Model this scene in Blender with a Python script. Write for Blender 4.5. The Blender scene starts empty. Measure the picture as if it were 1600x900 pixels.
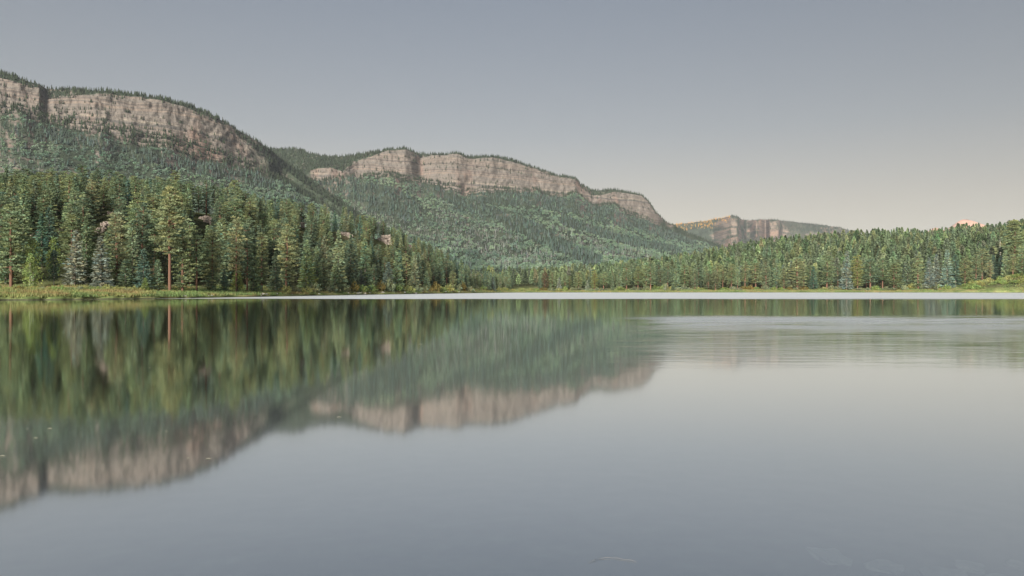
import bpy, math, random
import numpy as np

# ------------------------------------------------------------------ camera, sky, sun, exposure
scene = bpy.context.scene
COL = scene.collection
F, HZ, EYE = 1067.0, 453.0, 2.0            # focal length and horizon row in photo pixels, eye height in metres
SUN_AZ, SUN_EL = -163.0, 21.0               # degrees from the view axis (left is negative), degrees above the horizon

cam_data = bpy.data.cameras.new('camera')
cam_data.lens, cam_data.sensor_width = 24.0, 36.0
cam_data.clip_start, cam_data.clip_end = 0.1, 60000
cam_data.shift_y = 0.0
cam = bpy.data.objects.new('camera', cam_data)
COL.objects.link(cam)
cam.location = (0, 0, EYE)
cam.rotation_euler = (math.radians(90) + math.atan((HZ - 450) / F), 0, 0)
scene.camera = cam

world = bpy.data.worlds.new('World')
scene.world = world
world.use_nodes = True
wn, wl = world.node_tree.nodes, world.node_tree.links
wn.clear()
sky = wn.new('ShaderNodeTexSky')
sky.sky_type = 'NISHITA'
sky.sun_disc = False
sky.sun_elevation = math.radians(SUN_EL)
sky.sun_rotation = math.radians(SUN_AZ)
sky.altitude = 2500
sky.air_density, sky.dust_density, sky.ozone_density = 1.0, 2.0, 1.0
hs = wn.new('ShaderNodeHueSaturation')
hs.inputs['Saturation'].default_value = 0.36
bg = wn.new('ShaderNodeBackground')
bg.inputs['Strength'].default_value = 0.05
wo = wn.new('ShaderNodeOutputWorld')
tc = wn.new('ShaderNodeTexCoord')
sp = wn.new('ShaderNodeSeparateXYZ')
cr = wn.new('ShaderNodeValToRGB')           # evening tint: creamy at the horizon all round, cooler above
cr.color_ramp.elements[0].position, cr.color_ramp.elements[0].color = 0.0, (0.74, 0.57, 0.38, 1)
cr.color_ramp.elements[1].position, cr.color_ramp.elements[1].color = 0.42, (0.615, 0.66, 0.70, 1)
e = cr.color_ramp.elements.new(0.12); e.color = (0.655, 0.55, 0.425, 1)
e = cr.color_ramp.elements.new(0.22); e.color = (0.59, 0.57, 0.525, 1)
mu = wn.new('ShaderNodeMix'); mu.data_type, mu.blend_type = 'RGBA', 'MULTIPLY'
mu.inputs[0].default_value = 1.0
wl.new(tc.outputs['Generated'], sp.inputs[0]); wl.new(sp.outputs[2], cr.inputs[0])
wx = wn.new('ShaderNodeMapRange')            # the western (left) half of the sky is the brighter one at dusk
wx.inputs['From Min'].default_value, wx.inputs['From Max'].default_value = -1.0, 1.0
wx.inputs['To Min'].default_value, wx.inputs['To Max'].default_value = 1.30, 0.74
wm = wn.new('ShaderNodeMix'); wm.data_type, wm.blend_type = 'RGBA', 'MULTIPLY'
wm.inputs[0].default_value = 1.0
wl.new(sp.outputs[0], wx.inputs[0]); wl.new(cr.outputs[0], wm.inputs[6]); wl.new(wx.outputs[0], wm.inputs[7])
wl.new(hs.outputs[0], mu.inputs[6]); wl.new(wm.outputs[2], mu.inputs[7])
wl.new(sky.outputs[0], hs.inputs['Color'])
wl.new(mu.outputs[2], bg.inputs[0])
wl.new(bg.outputs[0], wo.inputs[0])

sun_data = bpy.data.lights.new('sun', 'SUN')
sun_data.energy, sun_data.angle, sun_data.color = 5.0, math.radians(25), (1.0, 0.95, 0.86)
sun = bpy.data.objects.new('sun', sun_data)
COL.objects.link(sun)
_a, _e = math.radians(SUN_AZ), math.radians(SUN_EL)
from mathutils import Vector
sun.rotation_euler = Vector((math.sin(_a) * math.cos(_e), math.cos(_a) * math.cos(_e), math.sin(_e))).to_track_quat('Z', 'Y').to_euler()

vs = scene.view_settings
vs.view_transform, vs.look, vs.exposure, vs.gamma = 'Standard', 'None', 1.3, 1.0
vs.use_curve_mapping = False
scene.cycles.use_denoising = True
scene.cycles.max_bounces = 6
scene.cycles.diffuse_bounces = 3
scene.cycles.glossy_bounces = 3
scene.cycles.transmission_bounces = 3
scene.cycles.transparent_max_bounces = 6
scene.cycles.volume_bounces = 0

rng = np.random.default_rng(7)
random.seed(7)

# ------------------------------------------------------------------ helpers
def hash2(ix, iy, seed):
    n = (ix.astype(np.int64) * 374761393 + iy.astype(np.int64) * 668265263 + seed * 1442695041) & 0x7fffffff
    n = ((n ^ (n >> 13)) * 1274126177) & 0x7fffffff
    return ((n ^ (n >> 16)) & 0xffff) / 65535.0

def vnoise(x, y, seed=0):
    x, y = np.asarray(x, float), np.asarray(y, float)
    ix, iy = np.floor(x), np.floor(y)
    fx, fy = x - ix, y - iy
    fx, fy = fx * fx * (3 - 2 * fx), fy * fy * (3 - 2 * fy)
    ix, iy = ix.astype(np.int64), iy.astype(np.int64)
    a, b = hash2(ix, iy, seed), hash2(ix + 1, iy, seed)
    c, d = hash2(ix, iy + 1, seed), hash2(ix + 1, iy + 1, seed)
    return (a * (1 - fx) + b * fx) * (1 - fy) + (c * (1 - fx) + d * fx) * fy * 1.0

def fbm(x, y, seed=0, octaves=4):
    s, amp, tot = 0.0, 1.0, 0.0
    for k in range(octaves):
        s = s + amp * (vnoise(x * 2 ** k, y * 2 ** k, seed + k * 17) * 2 - 1)
        tot += amp
        amp *= 0.5
    return s / tot

def new_mesh(name, verts, faces, tint=None, smooth=False):
    """faces: an (n,3) or (n,4) integer array."""
    me = bpy.data.meshes.new(name)
    verts = np.ascontiguousarray(verts, dtype=np.float32)
    faces = np.ascontiguousarray(faces, dtype=np.int32)
    n, k = faces.shape
    me.vertices.add(len(verts))
    me.vertices.foreach_set('co', verts.ravel())
    me.loops.add(n * k)
    me.loops.foreach_set('vertex_index', faces.ravel())
    me.polygons.add(n)
    me.polygons.foreach_set('loop_start', np.arange(0, n * k, k, dtype=np.int32))
    me.polygons.foreach_set('loop_total', np.full(n, k, dtype=np.int32))
    if smooth:
        me.polygons.foreach_set('use_smooth', np.ones(n, dtype=bool))
    me.update(calc_edges=True)
    if tint is not None:
        at = me.color_attributes.new('tint', 'FLOAT_COLOR', 'POINT')
        c = np.ones((len(verts), 4), dtype=np.float32)
        c[:, :3] = tint
        at.data.foreach_set('color', c.ravel())
    return me

def link(name, me, mat=None, parent=None):
    o = bpy.data.objects.new(name, me)
    COL.objects.link(o)
    if mat is not None and not me.materials:
        me.materials.append(mat)
    if parent is not None:
        o.parent = parent
    return o

def tag(o, label=None, cat=None, group=None, kind=None):
    if label: o['label'] = label
    if cat: o['category'] = cat
    if group: o['group'] = group
    if kind: o['kind'] = kind
    return o

def empty(name, loc):
    o = bpy.data.objects.new(name, None)
    o.empty_display_size = 0.2
    COL.objects.link(o)
    o.location = loc
    return o

def project(p):
    return 800 + F * p[..., 0] / p[..., 1], HZ - F * (p[..., 2] - EYE) / p[..., 1]

# ---- node helper
class NT:
    def __init__(self, name):
        self.m = bpy.data.materials.new(name)
        self.m.use_nodes = True
        self.t = self.m.node_tree
        self.t.nodes.clear()
        self.out = self.t.nodes.new('ShaderNodeOutputMaterial')
    def n(self, typ, **kw):
        nd = self.t.nodes.new(typ)
        for k, v in kw.items():
            if k in ('inp',):
                for a, b in v.items():
                    if isinstance(b, bpy.types.NodeSocket):
                        self.t.links.new(b, nd.inputs[a])
                    else:
                        nd.inputs[a].default_value = b
            else:
                setattr(nd, k, v)
        return nd
    def l(self, a, b): self.t.links.new(a, b)
    def surf(self, s): self.l(s, self.out.inputs['Surface'])
    def noise(self, vec, scale, detail=4.0, rough=0.55):
        nd = self.n('ShaderNodeTexNoise', inp={'Scale': scale, 'Detail': detail, 'Roughness': rough})
        self.l(vec, nd.inputs['Vector'])
        return nd.outputs['Fac']
    def ramp(self, fac, stops, interp='LINEAR'):
        nd = self.n('ShaderNodeValToRGB')
        r = nd.color_ramp
        r.interpolation = interp
        while len(r.elements) < len(stops): r.elements.new(0.5)
        for e, (p, c) in zip(r.elements, stops):
            e.position = p
            e.color = (*c, 1) if len(c) == 3 else c
        self.l(fac, nd.inputs[0])
        return nd.outputs[0]
    def mix(self, fac, a, b, mode='MIX'):
        nd = self.n('ShaderNodeMix', data_type='RGBA', blend_type=mode)
        for sock, v in ((nd.inputs[0], fac), (nd.inputs[6], a), (nd.inputs[7], b)):
            if isinstance(v, bpy.types.NodeSocket): self.l(v, sock)
            elif isinstance(v, (int, float)): sock.default_value = v
            else: sock.default_value = (*v, 1)
        return nd.outputs[2]
    def math(self, op, a, b=0.0, clamp=False):
        nd = self.n('ShaderNodeMath', operation=op, use_clamp=clamp)
        for k, v in ((0, a), (1, b)):
            if isinstance(v, bpy.types.NodeSocket): self.l(v, nd.inputs[k])
            else: nd.inputs[k].default_value = v
        return nd.outputs[0]
    def smooth(self, v, lo, hi):
        nd = self.n('ShaderNodeMapRange', interpolation_type='SMOOTHSTEP', inp={'From Min': lo, 'From Max': hi})
        self.l(v, nd.inputs[0])
        return nd.outputs[0]
    def pos(self): return self.n('ShaderNodeNewGeometry').outputs['Position']
    def sep(self, v):
        nd = self.n('ShaderNodeSeparateXYZ')
        self.l(v, nd.inputs[0])
        return nd.outputs
    def scaled(self, v, s):
        nd = self.n('ShaderNodeVectorMath', operation='MULTIPLY')
        self.l(v, nd.inputs[0])
        nd.inputs[1].default_value = s
        return nd.outputs[0]

# ------------------------------------------------------------------ materials
def mat_foliage(name, translucent=0.3):
    t = NT(name)
    vc = t.n('ShaderNodeVertexColor', layer_name='tint').outputs[0]
    oc = t.n('ShaderNodeObjectInfo').outputs['Color']
    c = t.mix(1.0, vc, oc, 'MULTIPLY')
    d = t.n('ShaderNodeBsdfDiffuse')
    t.l(c, d.inputs[0])
    tr = t.n('ShaderNodeBsdfTranslucent')
    t.l(c, tr.inputs[0])
    mx = t.n('ShaderNodeMixShader', inp={0: translucent})
    t.l(d.outputs[0], mx.inputs[1]); t.l(tr.outputs[0], mx.inputs[2])
    t.surf(mx.outputs[0])
    return t.m

def mat_bark(name, c1, c2):
    t = NT(name)
    p = t.n('ShaderNodeTexCoord').outputs['Object']
    f = t.noise(t.scaled(p, (1, 1, 0.3)), 5, 5)
    c = t.ramp(f, [(0.3, c1), (0.7, c2)])
    b = t.n('ShaderNodeBsdfDiffuse')
    t.l(c, b.inputs[0])
    t.surf(b.outputs[0])
    return t.m

def mat_rock_small(name, c1, c2, c3, scale=0.8):
    t = NT(name)
    p = t.pos()
    f = t.noise(p, scale, 6, 0.65)
    c = t.ramp(f, [(0.3, c1), (0.5, c2), (0.7, c3)])
    b = t.n('ShaderNodeBsdfPrincipled', inp={'Roughness': 0.9})
    t.l(c, b.inputs['Base Color'])
    bp = t.n('ShaderNodeBump', inp={'Strength': 0.6, 'Distance': 0.3})
    t.l(t.noise(p, scale * 4, 5), bp.inputs['Height'])
    t.l(bp.outputs[0], b.inputs['Normal'])
    t.surf(b.outputs[0])
    return t.m

def mat_mountain(name, s=1.0, rock_tint=(0.57, 0.53, 0.505)):
    """Banded sandstone where the surface is steep, green undergrowth and scree where it is not."""
    t = NT(name)
    g = t.n('ShaderNodeNewGeometry')
    p = g.outputs['Position']
    z = t.sep(p)[2]
    nz = t.sep(g.outputs['True Normal'])[2]
    # bedding: the strata lie level, so colour follows height with a slow wander
    wob = t.noise(p, 0.006 / s, 3)
    zz = t.math('ADD', z, t.math('MULTIPLY', wob, 26.0 * s))
    cz = t.n('ShaderNodeCombineXYZ', inp={2: zz})
    lay1 = t.noise(cz.outputs[0], 0.05 / s, 2)
    lay2 = t.noise(cz.outputs[0], 0.12 / s, 3, 0.75)
    c = t.ramp(lay1, [(0.30, (0.165, 0.145, 0.13)), (0.42, (0.245, 0.19, 0.155)), (0.50, (0.205, 0.185, 0.165)), (0.60, (0.27, 0.215, 0.175)), (0.72, (0.19, 0.17, 0.15))])
    lt = t.ramp(lay2, [(0.40, (0.24, 0.24, 0.25)), (0.44, (0.8, 0.8, 0.8)), (0.50, (1, 1, 1)), (0.545, (1.5, 1.46, 1.38)), (0.575, (0.85, 0.85, 0.85)), (0.63, (0.4, 0.4, 0.41))])
    c = t.mix(1.0, c, lt, 'MULTIPLY')
    if s == 1.0:
        band = t.ramp(t.math('MULTIPLY', t.math('SUBTRACT', zz, 380), 0.01), [(0.555, (0, 0, 0)), (0.575, (1, 1, 1)), (0.60, (1, 1, 1)), (0.615, (0, 0, 0))])
        bb = t.math('MULTIPLY', band, t.smooth(t.noise(p, 0.02, 4), 0.35, 0.6))
        c = t.mix(t.math('MULTIPLY', bb, 0.85), c, (0.47, 0.42, 0.34))
    # rusty seams and dark streaks running down the face
    pv = t.scaled(p, (1, 1, 0.22))
    st = t.noise(pv, 0.17 / s, 5, 0.72)
    c = t.mix(1.0, c, t.ramp(st, [(0.33, (0.42, 0.41, 0.41)), (0.41, (0.84, 0.82, 0.81)), (0.52, (0.95, 0.92, 0.90)), (0.62, (1.06, 1.04, 1.0))]), 'MULTIPLY')
    rust = t.smooth(t.noise(t.scaled(p, (1, 1, 0.25)), 0.008 / s, 4), 0.52, 0.68)
    c = t.mix(t.math('MULTIPLY', rust, 0.55), c, (0.36, 0.19, 0.13))
    fine = t.noise(p, 0.25 / s, 5, 0.7)
    c = t.mix(1.0, c, t.ramp(fine, [(0.3, (0.7, 0.7, 0.7)), (0.7, (1.25, 1.25, 1.25))]), 'MULTIPLY')
    c = t.mix(1.0, c, rock_tint, 'MULTIPLY')
    c = t.mix(0.32, c, (0.175, 0.17, 0.16))
    # undergrowth on the slopes
    gr = t.ramp(t.noise(p, 0.02 / s, 6, 0.65), [(0.3, (0.026, 0.034, 0.024)), (0.5, (0.042, 0.054, 0.036)), (0.7, (0.066, 0.078, 0.052))])
    scree = t.smooth(t.noise(t.scaled(p, (1, 1, 0.5)), 0.012 / s, 5, 0.65), 0.60, 0.72)
    gr = t.mix(t.math('MULTIPLY', scree, 0.7), gr, (0.25, 0.21, 0.175))
    k = t.math('ADD', nz, t.math('MULTIPLY', t.math('SUBTRACT', t.noise(p, 0.03 / s, 4), 0.5), 0.25))
    veg = t.n('ShaderNodeVertexColor', layer_name='tint').outputs[0]
    fac = t.math('MAXIMUM', t.smooth(k, 0.70 if s == 1.0 else 0.80, 0.82 if s == 1.0 else 0.90), veg)
    c = t.mix(fac, c, gr)
    b = t.n('ShaderNodeBsdfDiffuse')
    t.l(c, b.inputs[0])
    bp = t.n('ShaderNodeBump', inp={'Strength': 0.8, 'Distance': 6.0 * s})
    t.l(t.math('ADD', t.math('MULTIPLY', lay2, 0.7), st), bp.inputs['Height'])
    t.l(bp.outputs[0], b.inputs['Normal'])
    t.surf(b.outputs[0])
    return t.m

def mat_ground():
    t = NT('ground_soil_and_grass')
    p = t.pos()
    z = t.sep(p)[2]
    f = t.noise(p, 0.09, 5, 0.65)
    f2 = t.noise(p, 0.9, 4, 0.6)
    grass = t.ramp(f, [(0.32, (0.075, 0.11, 0.035)), (0.48, (0.15, 0.18, 0.07)), (0.6, (0.23, 0.22, 0.10)), (0.72, (0.26, 0.205, 0.10))])
    litter = t.ramp(f, [(0.3, (0.05, 0.06, 0.028)), (0.55, (0.08, 0.085, 0.04)), (0.72, (0.13, 0.11, 0.065))])
    c = t.mix(t.smooth(z, 2.2, 5.0), grass, litter)
    c = t.mix(1.0, c, t.ramp(f2, [(0.3, (0.75, 0.75, 0.75)), (0.7, (1.25, 1.25, 1.25))]), 'MULTIPLY')
    mud = t.ramp(f2, [(0.35, (0.05, 0.05, 0.03)), (0.65, (0.10, 0.10, 0.06))])
    c = t.mix(t.smooth(z, 0.30, 0.12), c, mud)
    bed = t.ramp(t.noise(p, 2.5, 5), [(0.35, (0.045, 0.045, 0.035)), (0.6, (0.10, 0.095, 0.075)), (0.75, (0.16, 0.15, 0.12))])
    c = t.mix(t.smooth(z, 0.05, -0.05), c, bed)
    b = t.n('ShaderNodeBsdfDiffuse')
    t.l(c, b.inputs[0])
    t.surf(b.outputs[0])
    return t.m

def mat_water():
    t = NT('lake_water')
    g = t.n('ShaderNodeNewGeometry')
    p = g.outputs['Position']
    x, y, _ = t.sep(p)
    # calm water: a soft mirror; wind has ruffled a belt off the far shore and a light patch at right
    wv = t.noise(t.scaled(p, (0.012, 0.03, 0)), 1.0, 2)
    belt = t.smooth(t.math('ADD', y, t.math('MULTIPLY', t.math('SUBTRACT', wv, 0.5), 40.0)), 144.0, 160.0)
    # cat's-paw to the right
    pn = t.noise(t.scaled(p, (0.05, 0.12, 0)), 1.0, 3)
    px = t.smooth(t.math('ADD', t.math('SUBTRACT', x, t.math('MULTIPLY', y, 0.19)), t.math('MULTIPLY', t.math('SUBTRACT', t.noise(t.scaled(p, (0.1, 0.9, 0)), 1.0, 3), 0.5), 13.0)), -1.2, 2.0)
    py = t.math('MULTIPLY', t.math('ADD', t.math('MULTIPLY', t.smooth(y, 14.0, 24.0), 0.3), t.math('MULTIPLY', t.smooth(y, 24.0, 42.0), 0.7)), t.smooth(y, 57.0, 47.0))
    ps = t.noise(t.scaled(p, (0.22, 1.1, 0)), 1.0, 4, 0.6)
    ragged = t.math('ADD', t.math('MULTIPLY', pn, 0.5), t.math('MULTIPLY', ps, 0.5))
    paw = t.math('MULTIPLY', t.math('MULTIPLY', px, py), t.smooth(ragged, 0.34, 0.56))
    d1 = t.n('ShaderNodeMapRange', inp={'From Min': 9.0, 'From Max': 22.0, 'To Min': 2.2, 'To Max': 3.6})
    # small band where the ruffle runs into the mountain's reflection
    rough = t.math('ADD', 0.058, t.math('ADD', t.math('MULTIPLY', belt, 0.42), t.math('MULTIPLY', paw, 0.22)))
    w1 = t.noise(t.scaled(p, (0.55, 2.2, 0)), 1.0, 3, 0.6)
    w2 = t.noise(t.scaled(p, (0.9, 1.4, 0)), 0.7, 2, 0.5)
    bump = t.n('ShaderNodeBump', inp={'Distance': 0.05})
    t.l(t.math('ADD', w1, t.math('MULTIPLY', w2, 0.6)), bump.inputs['Height'])
    t.l(t.math('ADD', 0.0, t.math('ADD', t.math('MULTIPLY', paw, 1.0), t.math('MULTIPLY', belt, 0.5))), bump.inputs['Strength'])
    gl = t.n('ShaderNodeBsdfAnisotropic', distribution='MULTI_GGX', inp={'Color': (0.93, 0.95, 0.95, 1)})
    t.l(rough, gl.inputs['Roughness'])
    t.l(bump.outputs[0], gl.inputs['Normal'])
    tr = t.n('ShaderNodeBsdfTransparent', inp={'Color': (0.62, 0.72, 0.68, 1)})
    lw = t.n('ShaderNodeLayerWeight', inp={'Blend': 0.5})
    fac = t.ramp(lw.outputs['Facing'], [(0.0, (0.06, 0.06, 0.06)), (0.45, (0.42, 0.42, 0.42)), (0.70, (0.80, 0.80, 0.80)), (0.86, (0.96, 0.96, 0.96)), (0.95, (1, 1, 1))])
    mx = t.n('ShaderNodeMixShader')
    t.l(fac, mx.inputs[0]); t.l(tr.outputs[0], mx.inputs[1]); t.l(gl.outputs[0], mx.inputs[2])
    t.surf(mx.outputs[0])
    return t.m

def mat_plain(name, c, rough=0.8):
    t = NT(name)
    p = t.n('ShaderNodeTexCoord').outputs['Object']
    cc = t.mix(1.0, c, t.ramp(t.noise(p, 9, 3), [(0.3, (0.75, 0.75, 0.75)), (0.7, (1.2, 1.2, 1.2))]), 'MULTIPLY')
    b = t.n('ShaderNodeBsdfPrincipled', inp={'Roughness': rough})
    t.l(cc, b.inputs['Base Color'])
    t.surf(b.outputs[0])
    return t.m

M_LEAF = mat_foliage('needle_foliage', 0.44)
M_BROAD = mat_foliage('broad_leaf_foliage', 0.40)
M_RED_BARK = mat_bark('red_pine_bark', (0.085, 0.05, 0.038), (0.19, 0.105, 0.07))
M_GREY_BARK = mat_bark('grey_bark', (0.09, 0.075, 0.06), (0.20, 0.17, 0.14))
M_PALE_BARK = mat_bark('pale_dead_wood', (0.22, 0.20, 0.18), (0.42, 0.39, 0.35))
M_MOUNT = mat_mountain('sandstone_and_scrub')
M_FAR = mat_mountain('far_sandstone_and_scrub', 2.4, (0.78, 0.64, 0.52))  # warm tint puts the mesa's low-sun glow into the rock colour
M_OUTCROP = mat_rock_small('pale_pink_outcrop', (0.12, 0.095, 0.08), (0.29, 0.23, 0.19), (0.44, 0.39, 0.34), 1.6)
M_STONE = mat_rock_small('shore_stone', (0.24, 0.22, 0.20), (0.38, 0.36, 0.33), (0.52, 0.50, 0.46), 2.0)
M_GROUND = mat_ground()
M_WATER = mat_water()

# ------------------------------------------------------------------ ground and lake
def polar(px, Y):
    th = np.arctan((np.asarray(px, float) - 800) / F)
    return th, np.asarray(Y, float) / np.cos(th)

#        px    Ys   Yb   zb    Yc   crest row  Yk    zk
LAND = [(-900, 85, 110, 2.0, 240, 318, 420, 28),
        (-300, 105, 128, 2.0, 250, 320, 430, 28),
        (0, 133, 156, 2.1, 262, 322, 430, 26),
        (100, 140, 160, 2.1, 268, 320, 430, 26),
        (200, 150, 168, 2.1, 274, 322, 430, 26),
        (300, 165, 188, 2.1, 284, 330, 450, 24),
        (400, 195, 220, 2.1, 320, 346, 480, 24),
        (500, 240, 264, 2.1, 352, 358, 500, 22),
        (600, 300, 324, 2.2, 390, 376, 560, 20),
        (650, 335, 357, 2.3, 420, 394, 600, 16),
        (700, 380, 398, 2.4, 450, 420, 640, 12),
        (740, 425, 440, 2.6, 490, 442, 700, 10),
        (800, 500, 530, 2.2, 720, 446, 1300, 22),
        (900, 533, 560, 2.2, 820, 440, 1350, 28),
        (1000, 533, 556, 2.4, 880, 425, 1400, 40),
        (1100, 533, 554, 2.4, 920, 406, 1500, 60),
        (1200, 533, 554, 2.6, 960, 392, 1700, 70),
        (1300, 530, 552, 2.6, 980, 384, 1700, 75),
        (1400, 525, 546, 2.8, 960, 378, 1700, 75),
        (1480, 510, 528, 3.2, 920, 374, 1700, 75),
        (1540, 495, 516, 7.0, 880, 371, 1600, 75),
        (1600, 480, 502, 12.0, 840, 366, 1600, 75),
        (1900, 400, 430, 14.0, 780, 355, 1500, 75),
        (2600, 300, 330, 14.0, 700, 340, 1400, 75)]
_L = np.array(LAND, float)
_th, _ = polar(_L[:, 0], 1.0)
_cos = np.cos(_th)
_Rs, _Rb, _Rc, _Rk = (_L[:, i] / _cos for i in (1, 2, 4, 6))
_zc = EYE + (HZ - _L[:, 5]) / F * _L[:, 4]
# the near shore closes round behind the camera
_TH = np.concatenate([[-math.pi, -2.6, -2.0, -1.7, -1.35], _th, [1.25, 1.5, 1.8, 2.3, math.pi]])
def _ext(mid, l, r): return np.concatenate([l, mid, r])
RS = _ext(_Rs, [2.0, 2.2, 6.0, 30, 90], [160, 60, 12, 2.4, 2.0])
RB = _ext(_Rb, [14, 14, 24, 60, 130], [200, 90, 30, 14, 14])
ZB = _ext(_L[:, 3], [2, 2, 2, 2, 2], [8, 5, 3, 2, 2])
RC = _ext(_Rc, [300, 300, 300, 320, 420], [600, 500, 400, 300, 300])
ZC = _ext(_zc, [12, 12, 14, 20, 30], [70, 50, 30, 15, 12])
RK = _ext(_Rk, [900, 900, 900, 900, 900], [1500, 1400, 1200, 1000, 900])
ZK = _ext(_L[:, 7], [20, 20, 25, 25, 28], [75, 60, 40, 25, 20])

def ground_z(th, r):
    th, r = np.broadcast_arrays(np.asarray(th, float), np.asarray(r, float))
    I = lambda a: np.interp(th, _TH, a)
    rs, rb, rc, rk, zb, zc, zk = I(RS), I(RB), I(RC), I(RK), I(ZB), I(ZC), I(ZK)
    x, y = r * np.sin(th), r * np.cos(th)
    def seg(r0, z0, r1, z1):
        t = np.clip((r - r0) / (r1 - r0), 0, 1)
        return z0 + (z1 - z0) * t
    t = np.clip((r - rb) / (rc - rb), 0, 1)
    hill = zb + (zc - zb) * (0.25 * t + 0.75 * t * t * (3 - 2 * t))
    bank = 0.35 + (zb - 0.35) * np.clip((r - rs) / (rb - rs), 0, 1) ** 0.8
    z = np.where(r < rb, bank, np.where(r < rc, hill, np.where(r < rk, seg(rc, zc, rk, zk), seg(rk, zk, 12000, 60))))
    edge = np.clip((r - rs) / 1.5, 0, 1)
    n = fbm(x / 11, y / 11, 3, 3) * (0.25 + np.clip((r - rb) / 40, 0, 1) * 1.1)
    land = z * edge + n * edge
    u = np.clip(r / rs, 0, 1)
    shore_d = rs - r
    deep = -np.minimum(np.minimum(0.22 + 0.06 * r, 0.05 + 0.12 * np.maximum(shore_d, 0)), 3.5)
    return np.where(r < rs, deep, land)

def shore_r(th):
    base = np.interp(th, _TH, RS)
    return base

th_in = np.arctan((np.arange(-80, 1681, 2.5) - 800) / F)
th_out_l = np.linspace(-math.pi, th_in[0], 60)[:-1]
th_out_r = np.linspace(th_in[-1], math.pi, 60)[1:]
TH = np.concatenate([th_out_l, th_in, th_out_r])
rs = shore_r(TH)
wig = fbm(TH * 60, TH * 0 + 3.1, 5, 4) * np.clip(rs * 0.018, 0.1, 6)
RS = np.interp(_TH, TH, rs)                  # keep table; the wiggle is applied by shifting radii below
lake_f = np.array([0.004, 0.02, 0.05, 0.1, 0.2, 0.35, 0.55, 0.75, 0.9, 0.96, 0.985, 0.998])
land_d = np.concatenate([np.arange(0.0, 3, 0.6), np.arange(3, 30, 1.5), np.arange(30, 160, 5), np.arange(160, 520, 12), np.geomspace(520, 11000, 26)])
R = np.concatenate([lake_f[:, None] * rs[None, :], rs[None, :] + land_d[:, None]], 0)
Z = ground_z(np.broadcast_to(TH, R.shape), R)
Rw = R + wig[None, :] * np.exp(-np.abs(R - rs[None, :]) / np.maximum(6, rs * 0.05))
GX, GY = Rw * np.sin(TH), Rw * np.cos(TH)
V = np.stack([GX, GY, Z], -1)
nr, nc = R.shape
idx = np.arange(nr * nc).reshape(nr, nc)
def grid_faces(idx):
    return np.stack([idx[:-1, :-1], idx[:-1, 1:], idx[1:, 1:], idx[1:, :-1]], -1).reshape(-1, 4)
ground = link('ground', new_mesh('ground', V.reshape(-1, 3), grid_faces(idx)[:, ::-1], smooth=True), M_GROUND)
tag(ground, kind='structure')
# middle of the bed under the camera
wr = np.concatenate([np.array([[0.0]]) * rs[None, :] + 0.001, lake_f[1:, None] * rs[None, :], rs[None, :] + 1.2], 0)
wr[-1] = rs + wig + 0.9
W = np.stack([wr * np.sin(TH), wr * np.cos(TH), wr * 0], -1)
widx = np.arange(W.shape[0] * nc).reshape(W.shape[0], nc)
lake = link('lake_water', new_mesh('lake_water', W.reshape(-1, 3), grid_faces(widx)[:, ::-1], smooth=True), M_WATER)
tag(lake, kind='structure')

def gpos(px, Y):
    th, r = polar(px, Y)
    z = float(ground_z(th, r))
    return np.array([(px - 800) / F * Y, Y, z])

# ------------------------------------------------------------------ mountains
def stn(px, toe, base, mid, rim):
    """Four (row, depth) pairs of one radial section turned into (theta, r, z) knots."""
    th = math.atan((px - 800) / F)
    out = []
    for py, Y in (toe, base, mid, rim):
        out.append((Y / math.cos(th), EYE + (HZ - py) / F * Y))
    return (th, out)

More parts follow.
